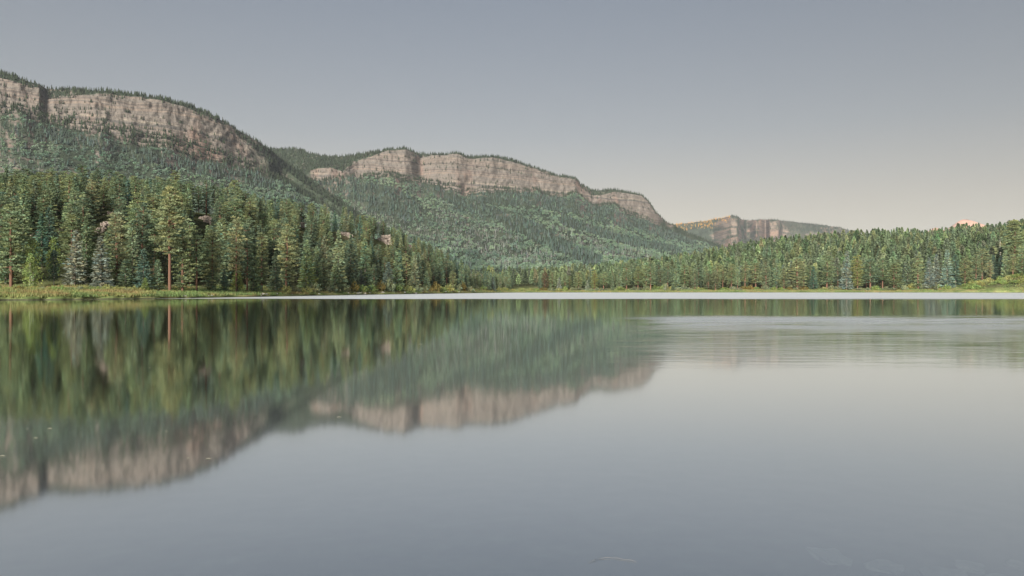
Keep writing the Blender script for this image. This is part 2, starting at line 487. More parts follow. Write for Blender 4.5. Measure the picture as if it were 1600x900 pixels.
def loft(stations, ncol_px, rows, seed, amp=1.0, back=2500, back_rise=40.0, cliff_amp=1.0, talus=0.28, wall=0.55):
    """Radial sections: forested slope (toe to base), stepped cliff (base to mid), upper slope (mid to rim), plateau."""
    st = sorted(stations, key=lambda s: s[0])
    T = np.array([s[0] for s in st])
    K = np.array([[(r, z) for r, z in s[1]] for s in st])          # n,4,2
    cols = np.concatenate(ncol_px)
    k = np.stack([np.stack([np.interp(cols, T, K[:, i, j]) for j in range(2)], -1) for i in range(4)], 0)   # 4,nc,2
    n1, n2, n3, n4 = rows
    Rr, Zz, kind = [k[0, :, 0] - 5], [k[0, :, 1] * 0 - 25], [0.0]
    for t in np.linspace(0, 1, n1, endpoint=False):                # slope
        s = t
        Rr.append(k[0, :, 0] + (k[1, :, 0] - k[0, :, 0]) * s)
        Zz.append(k[0, :, 1] + (k[1, :, 1] - k[0, :, 1]) * (0.62 * t + 0.38 * t * t)); kind.append(0 + t)
    stepn = np.random.default_rng(seed)
    # cliff: alternating walls and ledges
    off, hgt = [0.0], [0.0]
    for q in range(n2):
        ledge = stepn.random() < (talus if q < n2 * (1 - wall) else 0.2)
        hgt.append(hgt[-1] + (0.35 if ledge else 1.0) * (0.6 + 0.8 * stepn.random()))
        off.append(off[-1] + (2.2 if ledge else 0.22) * (0.6 + 0.8 * stepn.random()))
    hgt, off = np.array(hgt) / hgt[-1], np.array(off) / off[-1]
    for h, o in zip(hgt[:-1], off[:-1]):
        Rr.append(k[1, :, 0] + (k[2, :, 0] - k[1, :, 0]) * o)
        Zz.append(k[1, :, 1] + (k[2, :, 1] - k[1, :, 1]) * h); kind.append(1 + h)
    for t in np.linspace(0, 1, n3, endpoint=False):
        Rr.append(k[2, :, 0] + (k[3, :, 0] - k[2, :, 0]) * t)
        Zz.append(k[2, :, 1] + (k[3, :, 1] - k[2, :, 1]) * t); kind.append(2 + t)
    for t in np.linspace(0, 1, n4) ** 1.6:
        Rr.append(k[3, :, 0] + back * t)
        Zz.append(k[3, :, 1] + back_rise * t - 4 * np.minimum(t * 20, 1)); kind.append(3 + t)
    Rr.append(k[3, :, 0] + back + 30)
    Zz.append(k[3, :, 1] * 0 - 20); kind.append(5)
    Rr, Zz, kind = np.array(Rr), np.array(Zz), np.array(kind)
    arc = cols[None, :] * np.mean(k[2, :, 0])
    kk = kind[:, None]
    # the foot of the wall is uneven: scree fans climb it
    foot = fbm(arc / 70, arc * 0 + 5.5, seed + 12, 3) * 26 * amp
    Zz = Zz + foot * np.clip(1 - np.abs(kk - 1.0) / 0.45, 0, 1)
    slope = np.clip(kk * 6, 0, 1) * np.clip((1.0 - kk) * 8, 0, 1)
    cl = np.where((kk >= 0.97) & (kk <= 2.02), 1.0, 0.0)
    a2 = arc + 0 * Rr
    # buttresses and cracks move the wall in and out along the line of sight
    butt = fbm(a2 / 170, Zz / 300, seed + 1, 4) * 20 + fbm(a2 / 30, Zz / 38, seed + 2, 4) * 11 + fbm(a2 / 8, Zz / 14, seed + 4, 2) * 4.5
    Rr = Rr + cliff_amp * butt * np.clip((kk - 0.6) / 0.4, 0, 1) * np.clip((3.3 - kk) * 3, 0, 1)
    # gullies run down the slope
    X, Y = Rr * np.sin(cols), Rr * np.cos(cols)
    gul = fbm(a2 / 130, Rr / 900, seed + 5, 4) * 22 + fbm(X / 60, Y / 60, seed + 6, 3) * 7
    Zz = Zz + amp * gul * slope + fbm(X / 40, Y / 40, seed + 9, 2) * 3.0 * np.where(kk > 2.02, 1, 0) * np.where(kk < 4.5, 1, 0)
    Zz = Zz + np.where((kk >= 1) & (kk <= 3.2), fbm(a2 / 60, 0 * Zz, seed + 8, 3) * 3.5, 0)
    return np.stack([Rr * np.sin(cols), Rr * np.cos(cols), Zz], -1), kind

def px_cols(a, b, step): return np.arctan((np.arange(a, b, step) - 800) / F)

A = []
TALUS_A = 70
for px, toe, b, m, r in [(-500, (400, 900), (190, 1480), (60, 1560), (40, 1640)),
                         (-200, (400, 900), (188, 1520), (78, 1600), (68, 1660)),
                         (0, (400, 900), (178, 1560), (122, 1640), (113, 1680)),
                         (60, (400, 900), (190, 1580), (136, 1660), (131, 1700)),
                         (72, (400, 900), (194, 1600), (152, 1690), (136, 1750)),
                         (84, (400, 900), (196, 1600), (150, 1680), (138, 1730)),
                         (150, (400, 900), (214, 1620), (147, 1700), (142, 1740)),
                         (210, (400, 930), (226, 1660), (149, 1740), (146, 1780)),
                         (260, (400, 950), (238, 1700), (159, 1780), (155, 1820)),
                         (300, (400, 950), (246, 1740), (172, 1820), (167, 1860)),
                         (340, (400, 980), (256, 1790), (190, 1870), (184, 1910)),
                         (370, (400, 1000), (262, 1830), (212, 1920), (202, 1950)),
                         (400, (400, 1000), (268, 1860), (238, 1950), (220, 2010)),
                         (420, (400, 1000), (274, 1890), (254, 1980), (233, 2080)),
                         (440, (402, 1000), (282, 1930), (262, 2080), (248, 2250)),
                         (490, (406, 1000), (314, 1900), (298, 2060), (286, 2220)),
                         (560, (412, 1000), (352, 1800), (344, 1900), (336, 2000)),
                         (680, (432, 1000), (424, 1500), (422, 1600), (420, 1700))]:
    b = (b[0], b[1] - TALUS_A * min(1, max(0, (440 - px) / 160)))
    A.append(stn(px, toe, b, m, r))
for deg, z in ((-62, 600), (-75, 640), (-90, 650), (-105, 620), (-118, 520), (-128, 300)):
    A.append((math.radians(deg), [(1000, 40), (1700, 380), (1790, z * 0.93), (1880, z)]))
vA, kA = loft(A, [np.radians(np.arange(-128, -53, 1.5)), px_cols(-500, -40, 8), px_cols(-40, 681, 1.6)], (46, 60, 8, 10), 11, talus=0.66, wall=0.45)
B = []
for px, toe, b, m, r in [(360, (420, 1700), (300, 2500), (290, 2620), (262, 2850)),
                         (420, (420, 1700), (290, 2500), (284, 2600), (231, 2900)),
                         (470, (420, 1650), (284, 2480), (274, 2520), (234, 2850)),
                         (485, (420, 1620), (281, 2468), (267, 2500), (240, 2800)),
                         (495, (420, 1610), (280, 2460), (262, 2490), (242, 2760)),
                         (515, (421, 1600), (280, 2460), (261, 2490), (246, 2720)),
                         (535, (422, 1580), (277, 2480), (268, 2510), (244, 2700)),
                         (560, (424, 1550), (275, 2510), (250, 2580), (241, 2680)),
                         (580, (424, 1520), (274, 2520), (244, 2600), (238, 2660)),
                         (600, (425, 1500), (274, 2540), (236, 2620), (234, 2640)),
                         (632, (426, 1480), (277, 2560), (233, 2640), (231, 2660)),
                         (644, (426, 1460), (280, 2590), (238, 2670), (236, 2690)),
                         (658, (426, 1450), (284, 2640), (246, 2740), (240, 2780)),
                         (676, (427, 1420), (288, 2610), (242, 2690), (240, 2710)),
                         (714, (427, 1400), (299, 2620), (240, 2700), (239, 2720)),
                         (730, (428, 1400), (303, 2650), (247, 2740), (243, 2780)),
                         (770, (428, 1390), (301, 2700), (246, 2790), (244, 2820)),
                         (800, (428, 1380), (301, 2750), (252, 2840), (249, 2870)),
                         (830, (428, 1370), (303, 2800), (263, 2890), (260, 2910)),
                         (870, (428, 1350), (304, 2880), (277, 2960), (274, 2980)),
                         (898, (428, 1350), (303, 2920), (280, 3000), (277, 3020)),
                         (908, (428, 1350), (306, 2950), (293, 3040), (288, 3080)),
                         (926, (428, 1350), (322, 2990), (306, 3090), (298, 3150)),
                         (945, (428, 1350), (322, 3040), (304, 3120), (297, 3170)),
                         (960, (427, 1360), (324, 3070), (300, 3150), (297, 3180)),
                         (980, (427, 1380), (334, 3110), (302, 3190), (300, 3210)),
                         (1002, (426, 1400), (340, 3150), (305, 3220), (303, 3240)),
                         (1014, (425, 1420), (343, 3180), (318, 3240), (315, 3260)),
                         (1024, (424, 1440), (348, 3220), (334, 3260), (331, 3280)),
                         (1040, (422, 1500), (358, 3300), (350, 3340), (346, 3360)),
                         (1070, (418, 1650), (370, 3400), (366, 3440), (361, 3460)),
                         (1100, (415, 1850), (380, 3500), (377, 3540), (374, 3560)),
                         (1150, (414, 2200), (396, 3600), (394, 3640), (392, 3660)),
                         (1240, (420, 2600), (424, 3800), (423, 3840), (422, 3860))]:
    B.append(stn(px, toe, b, m, r))
vB, kB = loft(B, [px_cols(360, 1240, 1.6)], (60, 54, 8, 10), 29, talus=0.42, wall=0.6, back=2600, back_rise=20)
C = []
for px, b, m, r in [(1000, (390, 6300), (385, 6360), (372, 6600)),
                    (1040, (385, 6300), (378, 6360), (353, 6800)),
                    (1060, (380, 6300), (366, 6400), (350, 6700)),
                    (1090, (378, 6250), (358, 6400), (347, 6600)),
                    (1115, (376, 6150), (352, 6300), (343, 6450)),
                    (1130, (376, 5750), (348, 6040), (340, 6180)),
                    (1143, (376, 5560), (341, 5900), (337, 6000)),
                    (1152, (376, 5560), (342, 5900), (338, 6000)),
                    (1159, (379, 5750), (356, 6150), (343, 6300)),
                    (1167, (382, 6200), (362, 6540), (344, 6700)),
                    (1172, (376, 6400), (352, 6500), (344, 6600)),
                    (1182, (375, 5950), (347, 6220), (343.5, 6300)),
                    (1190, (374, 6200), (348, 6300), (343, 6360)),
                    (1196, (376, 6420), (358, 6520), (343, 6600)),
                    (1203, (375, 5950), (346, 6220), (342.5, 6300)),
                    (1216, (375, 5900), (346, 6180), (343, 6250)),
                    (1223, (373, 6350), (356, 6460), (345, 6600)),
                    (1245, (374, 6400), (364, 6460), (347, 6700)),
                    (1270, (372, 6400), (363, 6440), (350, 6700)),
                    (1290, (374, 6400), (364, 6440), (352, 6700)),
                    (1310, (376, 6400), (370, 6460), (355, 6700)),
                    (1330, (378, 6400), (374, 6460), (361, 6700)),
                    (1350, (384, 6400), (382, 6460), (371, 6700)),
                    (1390, (400, 6400), (398, 6460), (392, 6700))]:
    C.append(stn(px, (425, 5000), b, m, r))
vC, kC = loft(C, [px_cols(1000, 1391, 1.3)], (24, 24, 6, 8), 47, amp=1.5, back=2500, back_rise=-60, cliff_amp=1.6, talus=0.6, wall=0.6)

def veg_mask(v, pts):
    """1 where soil and forest cover even steep ground (the wooded shoulders beside the cliffs)."""
    px, _ = project(np.where(v[..., 1:2] > 50, v, np.array([0.0, 50.0, 0.0])))
    px = np.where(v[..., 1] > 50, px, -400.0)
    return np.interp(px + fbm(v[..., 0] / 40, v[..., 2] / 40, 88, 3) * 30, [p for p, _ in pts], [q for _, q in pts])
VEG = {id(vA): veg_mask(vA, [(0, 0), (395, 0), (440, 1)]), id(vB): veg_mask(vB, [(478, 1), (490, 0), (1032, 0), (1046, 1)]), id(vC): veg_mask(vC, [(1118, 1), (1134, 0), (1156, 0), (1160, 0.9), (1172, 0.9), (1178, 0), (1218, 0), (1226, 0.75), (1262, 0.8), (1275, 0.2), (1312, 0.2), (1320, 1)])}
def mountain(name, v, mat):
    i = np.arange(v.shape[0] * v.shape[1]).reshape(v.shape[:2])
    g = VEG.get(id(v), np.zeros(v.shape[:2])).reshape(-1, 1)
    o = link(name, new_mesh(name, v.reshape(-1, 3), grid_faces(i)[:, ::-1], tint=np.repeat(g, 3, 1)), mat)
    tag(o, kind='structure')
    return o
mountain('mountain', vA, M_MOUNT)
mountain('mountain', vB, M_MOUNT)
mountain('mesa', vC, M_FAR)

# the bare peak beyond the right-hand forest
M_PEAK = mat_rock_small('glow_tinted_peak_rock', (0.26, 0.14, 0.095), (0.46, 0.23, 0.14), (0.50, 0.30, 0.21), 0.006)  # orange low-sun glow of the peak is put into this rock colour
pk = np.array([(1300, 420), (1390, 385), (1425, 372), (1445, 366), (1457, 357), (1463, 355), (1472, 362), (1480, 362), (1489, 353), (1494, 350), (1500, 344.5), (1505, 342.5), (1512, 342.5), (1517, 346.5), (1523, 348), (1531, 356), (1550, 367), (1600, 378), (1700, 420)], float)
pc = np.arctan((np.arange(1300, 1700, 1.3) - 800) / F)
ph = np.interp(np.tan(pc) * F + 800, pk[:, 0], pk[:, 1])
rows_ = []
for t in np.linspace(-1, 1, 41):
    s = 1 - abs(t)
    Yp = 11500 + t * 1800
    zt = EYE + (HZ - ph) / F * 11500
    x = np.tan(pc) * 11500
    rid = fbm(x / 90, x * 0 + t * 2.5, 71, 4) * 420 * s * (1 - s) * 3
    rows_.append(np.stack([x + rid, np.full_like(x, Yp) - rid * 2, 60 + (zt - 60) * s ** 0.8 + fbm(x / 90, x * 0 + t * 9, 73, 3) * 18 * (1 - s)], -1))
vP = np.array(rows_)
mountain('mountain_peak', vP, M_PEAK)

# ------------------------------------------------------------------ tree templates (unit height, unit crown radius)
def kites(c, d, length, width, r, up=0.0):
    """Slim four-sided needle sprays centred on c, pointing along d."""
    n = len(c)
    d = d / np.maximum(np.linalg.norm(d, axis=1, keepdims=True), 1e-6)
    q = r.normal(size=(n, 3))
    q[:, 2] *= 1 - up
    s = np.cross(d, q)
    s /= np.maximum(np.linalg.norm(s, axis=1, keepdims=True), 1e-6)
    L, w = np.asarray(length).reshape(-1, 1), np.asarray(width).reshape(-1, 1)
    a, t = c - d * L * 0.45, c + d * L * 0.55
    v = np.stack([a, c + s * w * 0.5, t, c - s * w * 0.5], 1).reshape(-1, 3)
    return v, np.arange(4 * n).reshape(n, 4)

def crown_mesh(name, C, D, L, Wd, T, H, Rm, r, up=0.0):
    v, f = kites(np.array(C), np.array(D), np.array(L), np.array(Wd), r, up)
    v = v / np.array([Rm, Rm, H])
    tint = np.repeat(np.array(T), 4, 0)
    return new_mesh(name, v, f, tint=tint)

def tube(points, radii, sides=6):
    pts = np.array(points, float)
    V_, F_ = [], []
    a = np.linspace(0, 2 * math.pi, sides, endpoint=False)
    for i, p in enumerate(pts):
        d = pts[min(i + 1, len(pts) - 1)] - pts[max(i - 1, 0)]
        d /= max(np.linalg.norm(d), 1e-6)
        q = np.array([1, 0, 0]) if abs(d[0]) < 0.8 else np.array([0, 1, 0])
        e1 = np.cross(d, q); e1 /= np.linalg.norm(e1)
        e2 = np.cross(d, e1)
        V_.append(p + radii[i] * (np.cos(a)[:, None] * e1 + np.sin(a)[:, None] * e2))
    for i in range(len(pts) - 1):
        for k in range(sides):
            F_.append((i * sides + k, i * sides + (k + 1) % sides, (i + 1) * sides + (k + 1) % sides, (i + 1) * sides + k))
    return np.concatenate(V_), np.array(F_)

def join(parts):
    V_, F_, o = [], [], 0
    for v, f in parts:
        V_.append(v); F_.append(f + o); o += len(v)
    return np.concatenate(V_), np.concatenate(F_)

def tintv(r, b=0.22, warm=0.1):
    k = 1 + r.normal() * b
    w = r.normal() * warm
    return np.clip(np.array([k * (1 + w), k, k * (1 - w)]), 0.4, 1.8)

def make_spruce(seed, H=20.0, Rm=3.0, power=0.85, dens=1.0, droop=-0.25, low=0.05):
    r = np.random.default_rng(seed)
    C, D, L, Wd, T = [], [], [], [], []
    nw = int(32 * dens)
    skew = r.random() * 6.28
    for i in range(nw):
        h = low + (0.985 - low) * (i / (nw - 1)) ** 0.95
        rad = Rm * (1 - h) ** power * (0.85 + 0.35 * r.random()) + 0.12
        nb = int(6 + 3 * (1 - h) + r.integers(0, 2))
        a0 = r.random() * 6.28
        for b in range(nb):
            a = a0 + b * 6.283 / nb + r.normal() * 0.22
            br = rad * (0.72 + 0.4 * r.random()) * (1 + 0.1 * math.cos(a - skew))
            if r.random() < 0.06: continue
            t0 = tintv(r)
            out = np.array([math.cos(a), math.sin(a), 0])
            n = max(2, int(br / 0.42))
            for s in np.linspace(0.28, 1.0, n):
                z = h * H + br * (droop * s + 0.22 * s * s * (1 if h < 0.6 else 1.6)) + r.normal() * 0.1
                c = out * br * s + np.array([r.normal() * 0.1, r.normal() * 0.1, z])
                for _ in range(2):
                    d = out + np.array([r.normal() * 0.55, r.normal() * 0.55, r.normal() * 0.28 - 0.15])
                    C.append(c + r.normal(size=3) * 0.1); D.append(d); L.append(0.85 + 0.3 * r.random()); Wd.append(0.34 + 0.16 * r.random()); T.append(t0 * (0.9 + 0.2 * r.random()))
    for k in range(10):
        C.append(np.array([0, 0, H * 0.985 + r.normal() * 0.15])); D.append(np.array([r.normal() * 0.25, r.normal() * 0.25, 1])); L.append(0.7); Wd.append(0.2); T.append(tintv(r))
    crown = crown_mesh('spruce_crown', C, D, L, Wd, T, H, Rm, r, 0.3)
    v, f = tube([(0, 0, -1), (0, 0, H * 0.3), (0, 0, H * 0.7), (0, 0, H * 0.98)], [0.30, 0.24, 0.12, 0.03], 7)
    trunk = new_mesh('spruce_trunk', v / np.array([Rm, Rm, H]), f, smooth=True)
    return crown, trunk

def make_pine(seed, H=24.0, Rm=3.6, low=0.34, dens=1.0, pointy=0.5):
    r = np.random.default_rng(seed)
    C, D, L, Wd, T = [], [], [], [], []
    parts = [tube([(0, 0, -1), (0.02, 0.05, H * 0.3), (r.normal() * 0.15, r.normal() * 0.15, H * 0.65), (r.normal() * 0.2, r.normal() * 0.2, H * 0.97)], [0.42, 0.35, 0.2, 0.04], 8)]
    nb = int(62 * dens)
    for i in range(nb):
        h = low + (0.985 - low) * ((i + r.random() * 0.8) / nb)
        u = (h - low) / (1 - low)
        prof = (0.55 + 0.45 * min(1, u * 4)) * (1 - u ** (1.3 + 1.4 * pointy)) ** 0.75 + 0.06
        br = Rm * prof * (0.55 + 0.55 * r.random())
        a = i * 2.39996 + r.normal() * 0.4
        out = np.array([math.cos(a), math.sin(a), 0])
        lift = 0.05 + 0.45 * u + r.normal() * 0.12
        z0 = h * H - br * lift * 0.4
        tip = out * br + np.array([0, 0, z0 + br * lift])
        if br > 1.0 and r.random() < 0.6:
            parts.append(tube([(0, 0, z0), out * br * 0.5 + np.array([0, 0, z0 + br * lift * 0.3]), tip], [0.09, 0.06, 0.02], 4))
        ncl = 1 + int(br > 1.4) + int(br > 2.6)
        for k in range(ncl):
            s = 1.0 - 0.30 * k + r.normal() * 0.05
            cc = out * br * s + np.array([r.normal() * 0.35, r.normal() * 0.35, z0 + br * lift * s ** 1.3])
            t0 = tintv(r, 0.18, 0.07)
            m = int(17 + 6 * r.random())
            for _ in range(m):
                e = r.normal(size=3)
                e /= np.linalg.norm(e)
                e[2] = abs(e[2]) * 0.8 - 0.25
                ext = np.array([0.72, 0.72, 0.40]) * (0.75 + 0.5 * r.random())
                C.append(cc + e * ext); D.append(e + out * 0.4 + np.array([0, 0, 0.35])); L.append(0.68 + 0.3 * r.random()); Wd.append(0.32 + 0.16 * r.random()); T.append(t0 * (0.88 + 0.24 * r.random()))
    crown = crown_mesh('pine_crown', C, D, L, Wd, T, H, Rm, r, 0.0)
    v, f = join(parts)
    trunk = new_mesh('pine_trunk', v / np.array([Rm, Rm, H]), f, smooth=True)
    return crown, trunk

def make_broadleaf(seed, H=12.0, Rm=3.0, low=0.12, nclump=46, leaves=26, columnar=0.0):
    r = np.random.default_rng(seed)
    C, D, L, Wd, T = [], [], [], [], []
    parts = [tube([(0, 0, -0.6), (0.05, 0, H * 0.35), (0, 0.1, H * 0.8)], [0.16, 0.12, 0.03], 6)]
    for i in range(nclump):
        u = (i + r.random()) / nclump
        h = low + (0.93 - low) * u
        prof = math.sin(math.pi * min(1, (0.16 + 0.84 * u) ** 0.8)) ** 0.6 * (1 - 0.35 * columnar * u)
        a = i * 2.4 + r.normal() * 0.5
        rr = Rm * prof * math.sqrt(r.random() * 0.75 + 0.25) * 0.82
        cc = np.array([math.cos(a) * rr, math.sin(a) * rr, h * H])
        if i % 5 == 0:
            parts.append(tube([(0, 0, h * H * 0.6), cc * 0.6 + np.array([0, 0, h * H * 0.34]), cc], [0.06, 0.045, 0.015], 4))
        t0 = tintv(r, 0.16, 0.08)
        sz = H * 0.055 * (0.8 + 0.5 * r.random()) + 0.1
        for _ in range(leaves):
            e = r.normal(size=3); e /= np.linalg.norm(e)
            C.append(cc + e * np.array([sz, sz, sz * 0.8])); D.append(e + r.normal(size=3) * 0.6); L.append(sz * 0.62); Wd.append(sz * 0.42); T.append(t0 * (0.85 + 0.3 * r.random()))
    crown = crown_mesh('leafy_crown', C, D, L, Wd, T, H, Rm, r)
    v, f = join(parts)
    trunk = new_mesh('leafy_trunk', v / np.array([Rm, Rm, H]), f, smooth=True)
    return crown, trunk

def make_shrub(seed, H=2.2, Rm=1.8):
    r = np.random.default_rng(seed)
    C, D, L, Wd, T = [], [], [], [], []
    for i in range(26):
        a, u = r.random() * 6.28, math.sqrt(r.random())
        top = H * (1 - 0.6 * u ** 2.2) * (0.75 + 0.3 * r.random())
        base = np.array([math.cos(a) * Rm * u, math.sin(a) * Rm * u, 0])
        t0 = tintv(r, 0.18, 0.1)
        for k in range(20):
            s = r.random() ** 0.7
            c = base * (0.55 + 0.45 * s) + np.array([r.normal() * 0.22, r.normal() * 0.22, top * s])
            C.append(c); D.append(r.normal(size=3) * 0.7 + np.array([0, 0, 0.9])); L.append(0.42); Wd.append(0.22); T.append(t0 * (0.85 + 0.3 * r.random()))
    return crown_mesh('shrub_leaves', C, D, L, Wd, T, H, Rm, r)

def make_snag(seed, H=16.0, Rm=1.0):
    r = np.random.default_rng(seed)
    parts = [tube([(0, 0, -1), (0.05, 0, H * 0.4), (0.1, 0.1, H * 0.8), (0.05, 0.12, H)], [0.22, 0.17, 0.09, 0.02], 6)]
    for i in range(16):
        h = 0.3 + 0.65 * i / 16
        a = i * 2.4
        l = 1.3 * (1.05 - h) + 0.2
        parts.append(tube([(0, 0, h * H), (math.cos(a) * l, math.sin(a) * l, h * H - 0.15 + r.normal() * 0.2)], [0.05, 0.015], 4))
    v, f = join(parts)
    return new_mesh('snag_wood', v / np.array([Rm, Rm, H]), f, smooth=True)

SPRUCE = [make_spruce(100 + i, power=0.78 + 0.1 * (i % 3), dens=1.0 + 0.08 * (i % 2)) for i in range(6)]
FIR = [make_spruce(140 + i, H=22, Rm=2.9, power=0.7, droop=-0.12, low=0.10, dens=0.9) for i in range(4)]
PINE = [make_pine(200 + i, low=(0.2, 0.08, 0.26, 0.14, 0.06, 0.22, 0.12, 0.34)[i], pointy=(0.5, 1.0, 0.2, 0.8, 0.6, 0.3, 0.9, 0.5)[i], dens=(1, 1.1, 0.9, 1, 1.1, 0.85, 1.05, 0.8)[i]) for i in range(8)]
PINE_TALL = make_pine(231, H=30, Rm=4.0, low=0.36, dens=1.35, pointy=0.7)
PINE_BARE = make_pine(232, H=26, Rm=2.4, low=0.45, dens=0.55, pointy=0.8)
ASPEN = [make_broadleaf(300 + i, columnar=(0, 0.5, 1.0)[i % 3], Rm=(3.2, 2.8, 2.2)[i % 3]) for i in range(4)]
SHRUB = [make_shrub(400 + i, H=2.0 + 0.3 * i) for i in range(4)]
SNAG = [make_snag(430 + i) for i in range(3)]
for c, t in SPRUCE + FIR: c.materials.append(M_LEAF); t.materials.append(M_GREY_BARK)
for c, t in PINE + [PINE_TALL, PINE_BARE]: c.materials.append(M_LEAF); t.materials.append(M_RED_BARK)
for c, t in ASPEN: c.materials.append(M_BROAD); t.materials.append(M_PALE_BARK)
for c in SHRUB: c.materials.append(M_BROAD)
for c in SNAG: c.materials.append(M_PALE_BARK)

OLIVE, MID, DARK = (0.242, 0.280, 0.142), (0.200, 0.255, 0.140), (0.150, 0.198, 0.122)
TEAL, BLUE, SILVER = (0.105, 0.165, 0.118), (0.175, 0.215, 0.172), (0.270, 0.295, 0.225)
LIME, YELL, SAGE = (0.215, 0.280, 0.095), (0.270, 0.280, 0.105), (0.200, 0.225, 0.130)

def vary(c, k=0.1):
    b = 1 + random.gauss(0, k)
    return tuple(min(0.3, max(0.02, v * b * (1 + random.gauss(0, k * 0.2)))) for v in c) + (1.0,)

TREES = []
def put_tree(kind, px, Y, top=None, H=None, w=None, col=MID, label=None, group=None, tmpl=None):
    """One tree at photo column px and depth Y; top is the photo row of its tip, w its crown width in photo pixels."""
    if px < 742: Y = max(Y, float(np.interp(px, _L[:, 0], _L[:, 1])) + 13)      # never nearer than the bank
    p = gpos(px, Y)
    if H is None: H = EYE + (HZ - top) / F * Y - p[2]
    Rm = (w if w else 24) / 2 / F * Y
    name, cat, src = {'pine': ('pine_tree', 'pine tree', PINE), 'spruce': ('spruce_tree', 'spruce tree', SPRUCE),
                      'fir': ('fir_tree', 'fir tree', FIR), 'aspen': ('aspen_tree', 'aspen tree', ASPEN)}[kind]
    c, t = tmpl if tmpl else random.choice(src)
    root = empty(name, (p[0], p[1], p[2] - 0.15))
    root.rotation_euler = (random.gauss(0, 0.012), random.gauss(0, 0.012), random.random() * 6.283)
    root.scale = (Rm, Rm, H)
    o = bpy.data.objects.new('crown', c); COL.objects.link(o); o.parent = root; o.color = vary(col)
    q = bpy.data.objects.new('trunk', t); COL.objects.link(q); q.parent = root
    tag(root, label, cat, group)
    TREES.append((px, Y, p[2] + H, Rm * 2 * F / Y))
    return root

def row_of(z, Y): return HZ - F * (z - EYE) / Y

# -- rock outcrops of the left hill: (column, row, width, height, depth, label)
OUT = [(316, 341, 36, 15, 262, 'pink rock outcrop on the left hill under a lone bare-trunked pine'),
       (148, 354, 17, 30, 236, 'tall stack of pale ledges on the left hill above the silvery spruces'),
       (92, 356, 14, 24, 232, 'grey tan rock face between dark pines above the bright green aspens'),
       (50, 362, 20, 22, 226, 'dull tan rock behind the big pine at the left edge'),
       (166, 332, 18, 11, 250, 'small pale boulder ledge just above the tall stack of ledges'),
       (200, 352, 10, 10, 240, 'smallest pale rock beside the dark pine left of the red-trunked pine'),
       (599, 372, 30, 17, 380, 'reddish broken outcrop below a grassy shelf at the right of the left hill'),
       (640, 380, 14, 14, 410, 'narrow grey slab right of the reddish broken outcrop'),
       (470, 350, 12, 14, 335, 'pale jagged rock standing among pines halfway along the left hill'),
       (535, 364, 42, 9, 350, 'long low white ledge left of the reddish broken outcrop')]
def find_depth(px, py, near, far):
    """Depth at which the ground, seen along this column, shows at this row."""
    Ys = np.linspace(near, far, 400)
    th, _ = polar(px, 1.0)
    z = ground_z(np.full(400, float(th)), Ys / math.cos(float(th)))
    rows = HZ - F * (z - EYE) / Ys
    k = int(np.argmin(np.abs(rows - py)))
    return float(Ys[k])
def boulder_mesh(seed, name='rock'):
    r = np.random.default_rng(seed)
    import bmesh
    bm = bmesh.new()
    bmesh.ops.create_cube(bm, size=2)
    bmesh.ops.subdivide_edges(bm, edges=bm.edges[:], cuts=2, use_grid_fill=True)
    for v in bm.verts:
        n = v.co.normalized()
        k = 0.16
        v.co = v.co * (1 - k) + n * 1.25 * k
        v.co += Vector(r.normal(size=3) * 0.17)
    me = bpy.data.meshes.new(name)
    bm.to_mesh(me); bm.free()
    return me
ROCKS = [boulder_mesh(500 + i) for i in range(6)]
for m in ROCKS: m.materials.append(M_OUTCROP)
OUT_D = []
for px, py, w, h, Y, label in OUT:
    w, h = w * 0.8, h * 0.75
    Y = find_depth(px, py + h * 0.5, float(np.interp(px, _L[:, 0], _L[:, 2])), float(np.interp(px, _L[:, 0], _L[:, 4])))
    OUT_D.append((px, py, w, h, Y))
    s = Y / F
    p = gpos(px, Y)
    root = empty('rock_outcrop', p)
    tag(root, label, 'rock outcrop', 'rock outcrops on the left hill')
    r = np.random.default_rng(int(px))
    n = max(12, int(w * h / 6))
    zt = h * s * 1.1
    nl = max(2, int(round(h / 3.2)))
    for k in range(n):
        lay = k % nl
        o = bpy.data.objects.new('rock', ROCKS[k % 6]); COL.objects.link(o); o.parent = root
        bw, bh = w * s * (0.05 + 0.075 * r.random()), zt / nl * (0.45 + 0.25 * r.random())
        o.location = ((r.random() - 0.5) * w * s * (1.0 - 0.5 * lay / nl), lay * 0.8 + r.random() * 2.6, (lay - 0.5) * zt / nl + r.normal() * 0.15)
        o.scale = (bw, bw * 0.9, bh)
        o.rotation_euler = (r.normal() * 0.12, r.normal() * 0.12, r.random() * 6.28)

def hides_outcrop(px, Y, top, base, w):
    for ox, oy, ow, oh, oY in OUT_D:
        big = ow > 16
        if Y < oY + 6 and abs(px - ox) < (ow * (0.85 if big else 0.5) + w * 0.6) / 2 and top < oy + oh * (0.45 if big else 0.2) and base > oy - oh / 2:
            return True
    return False

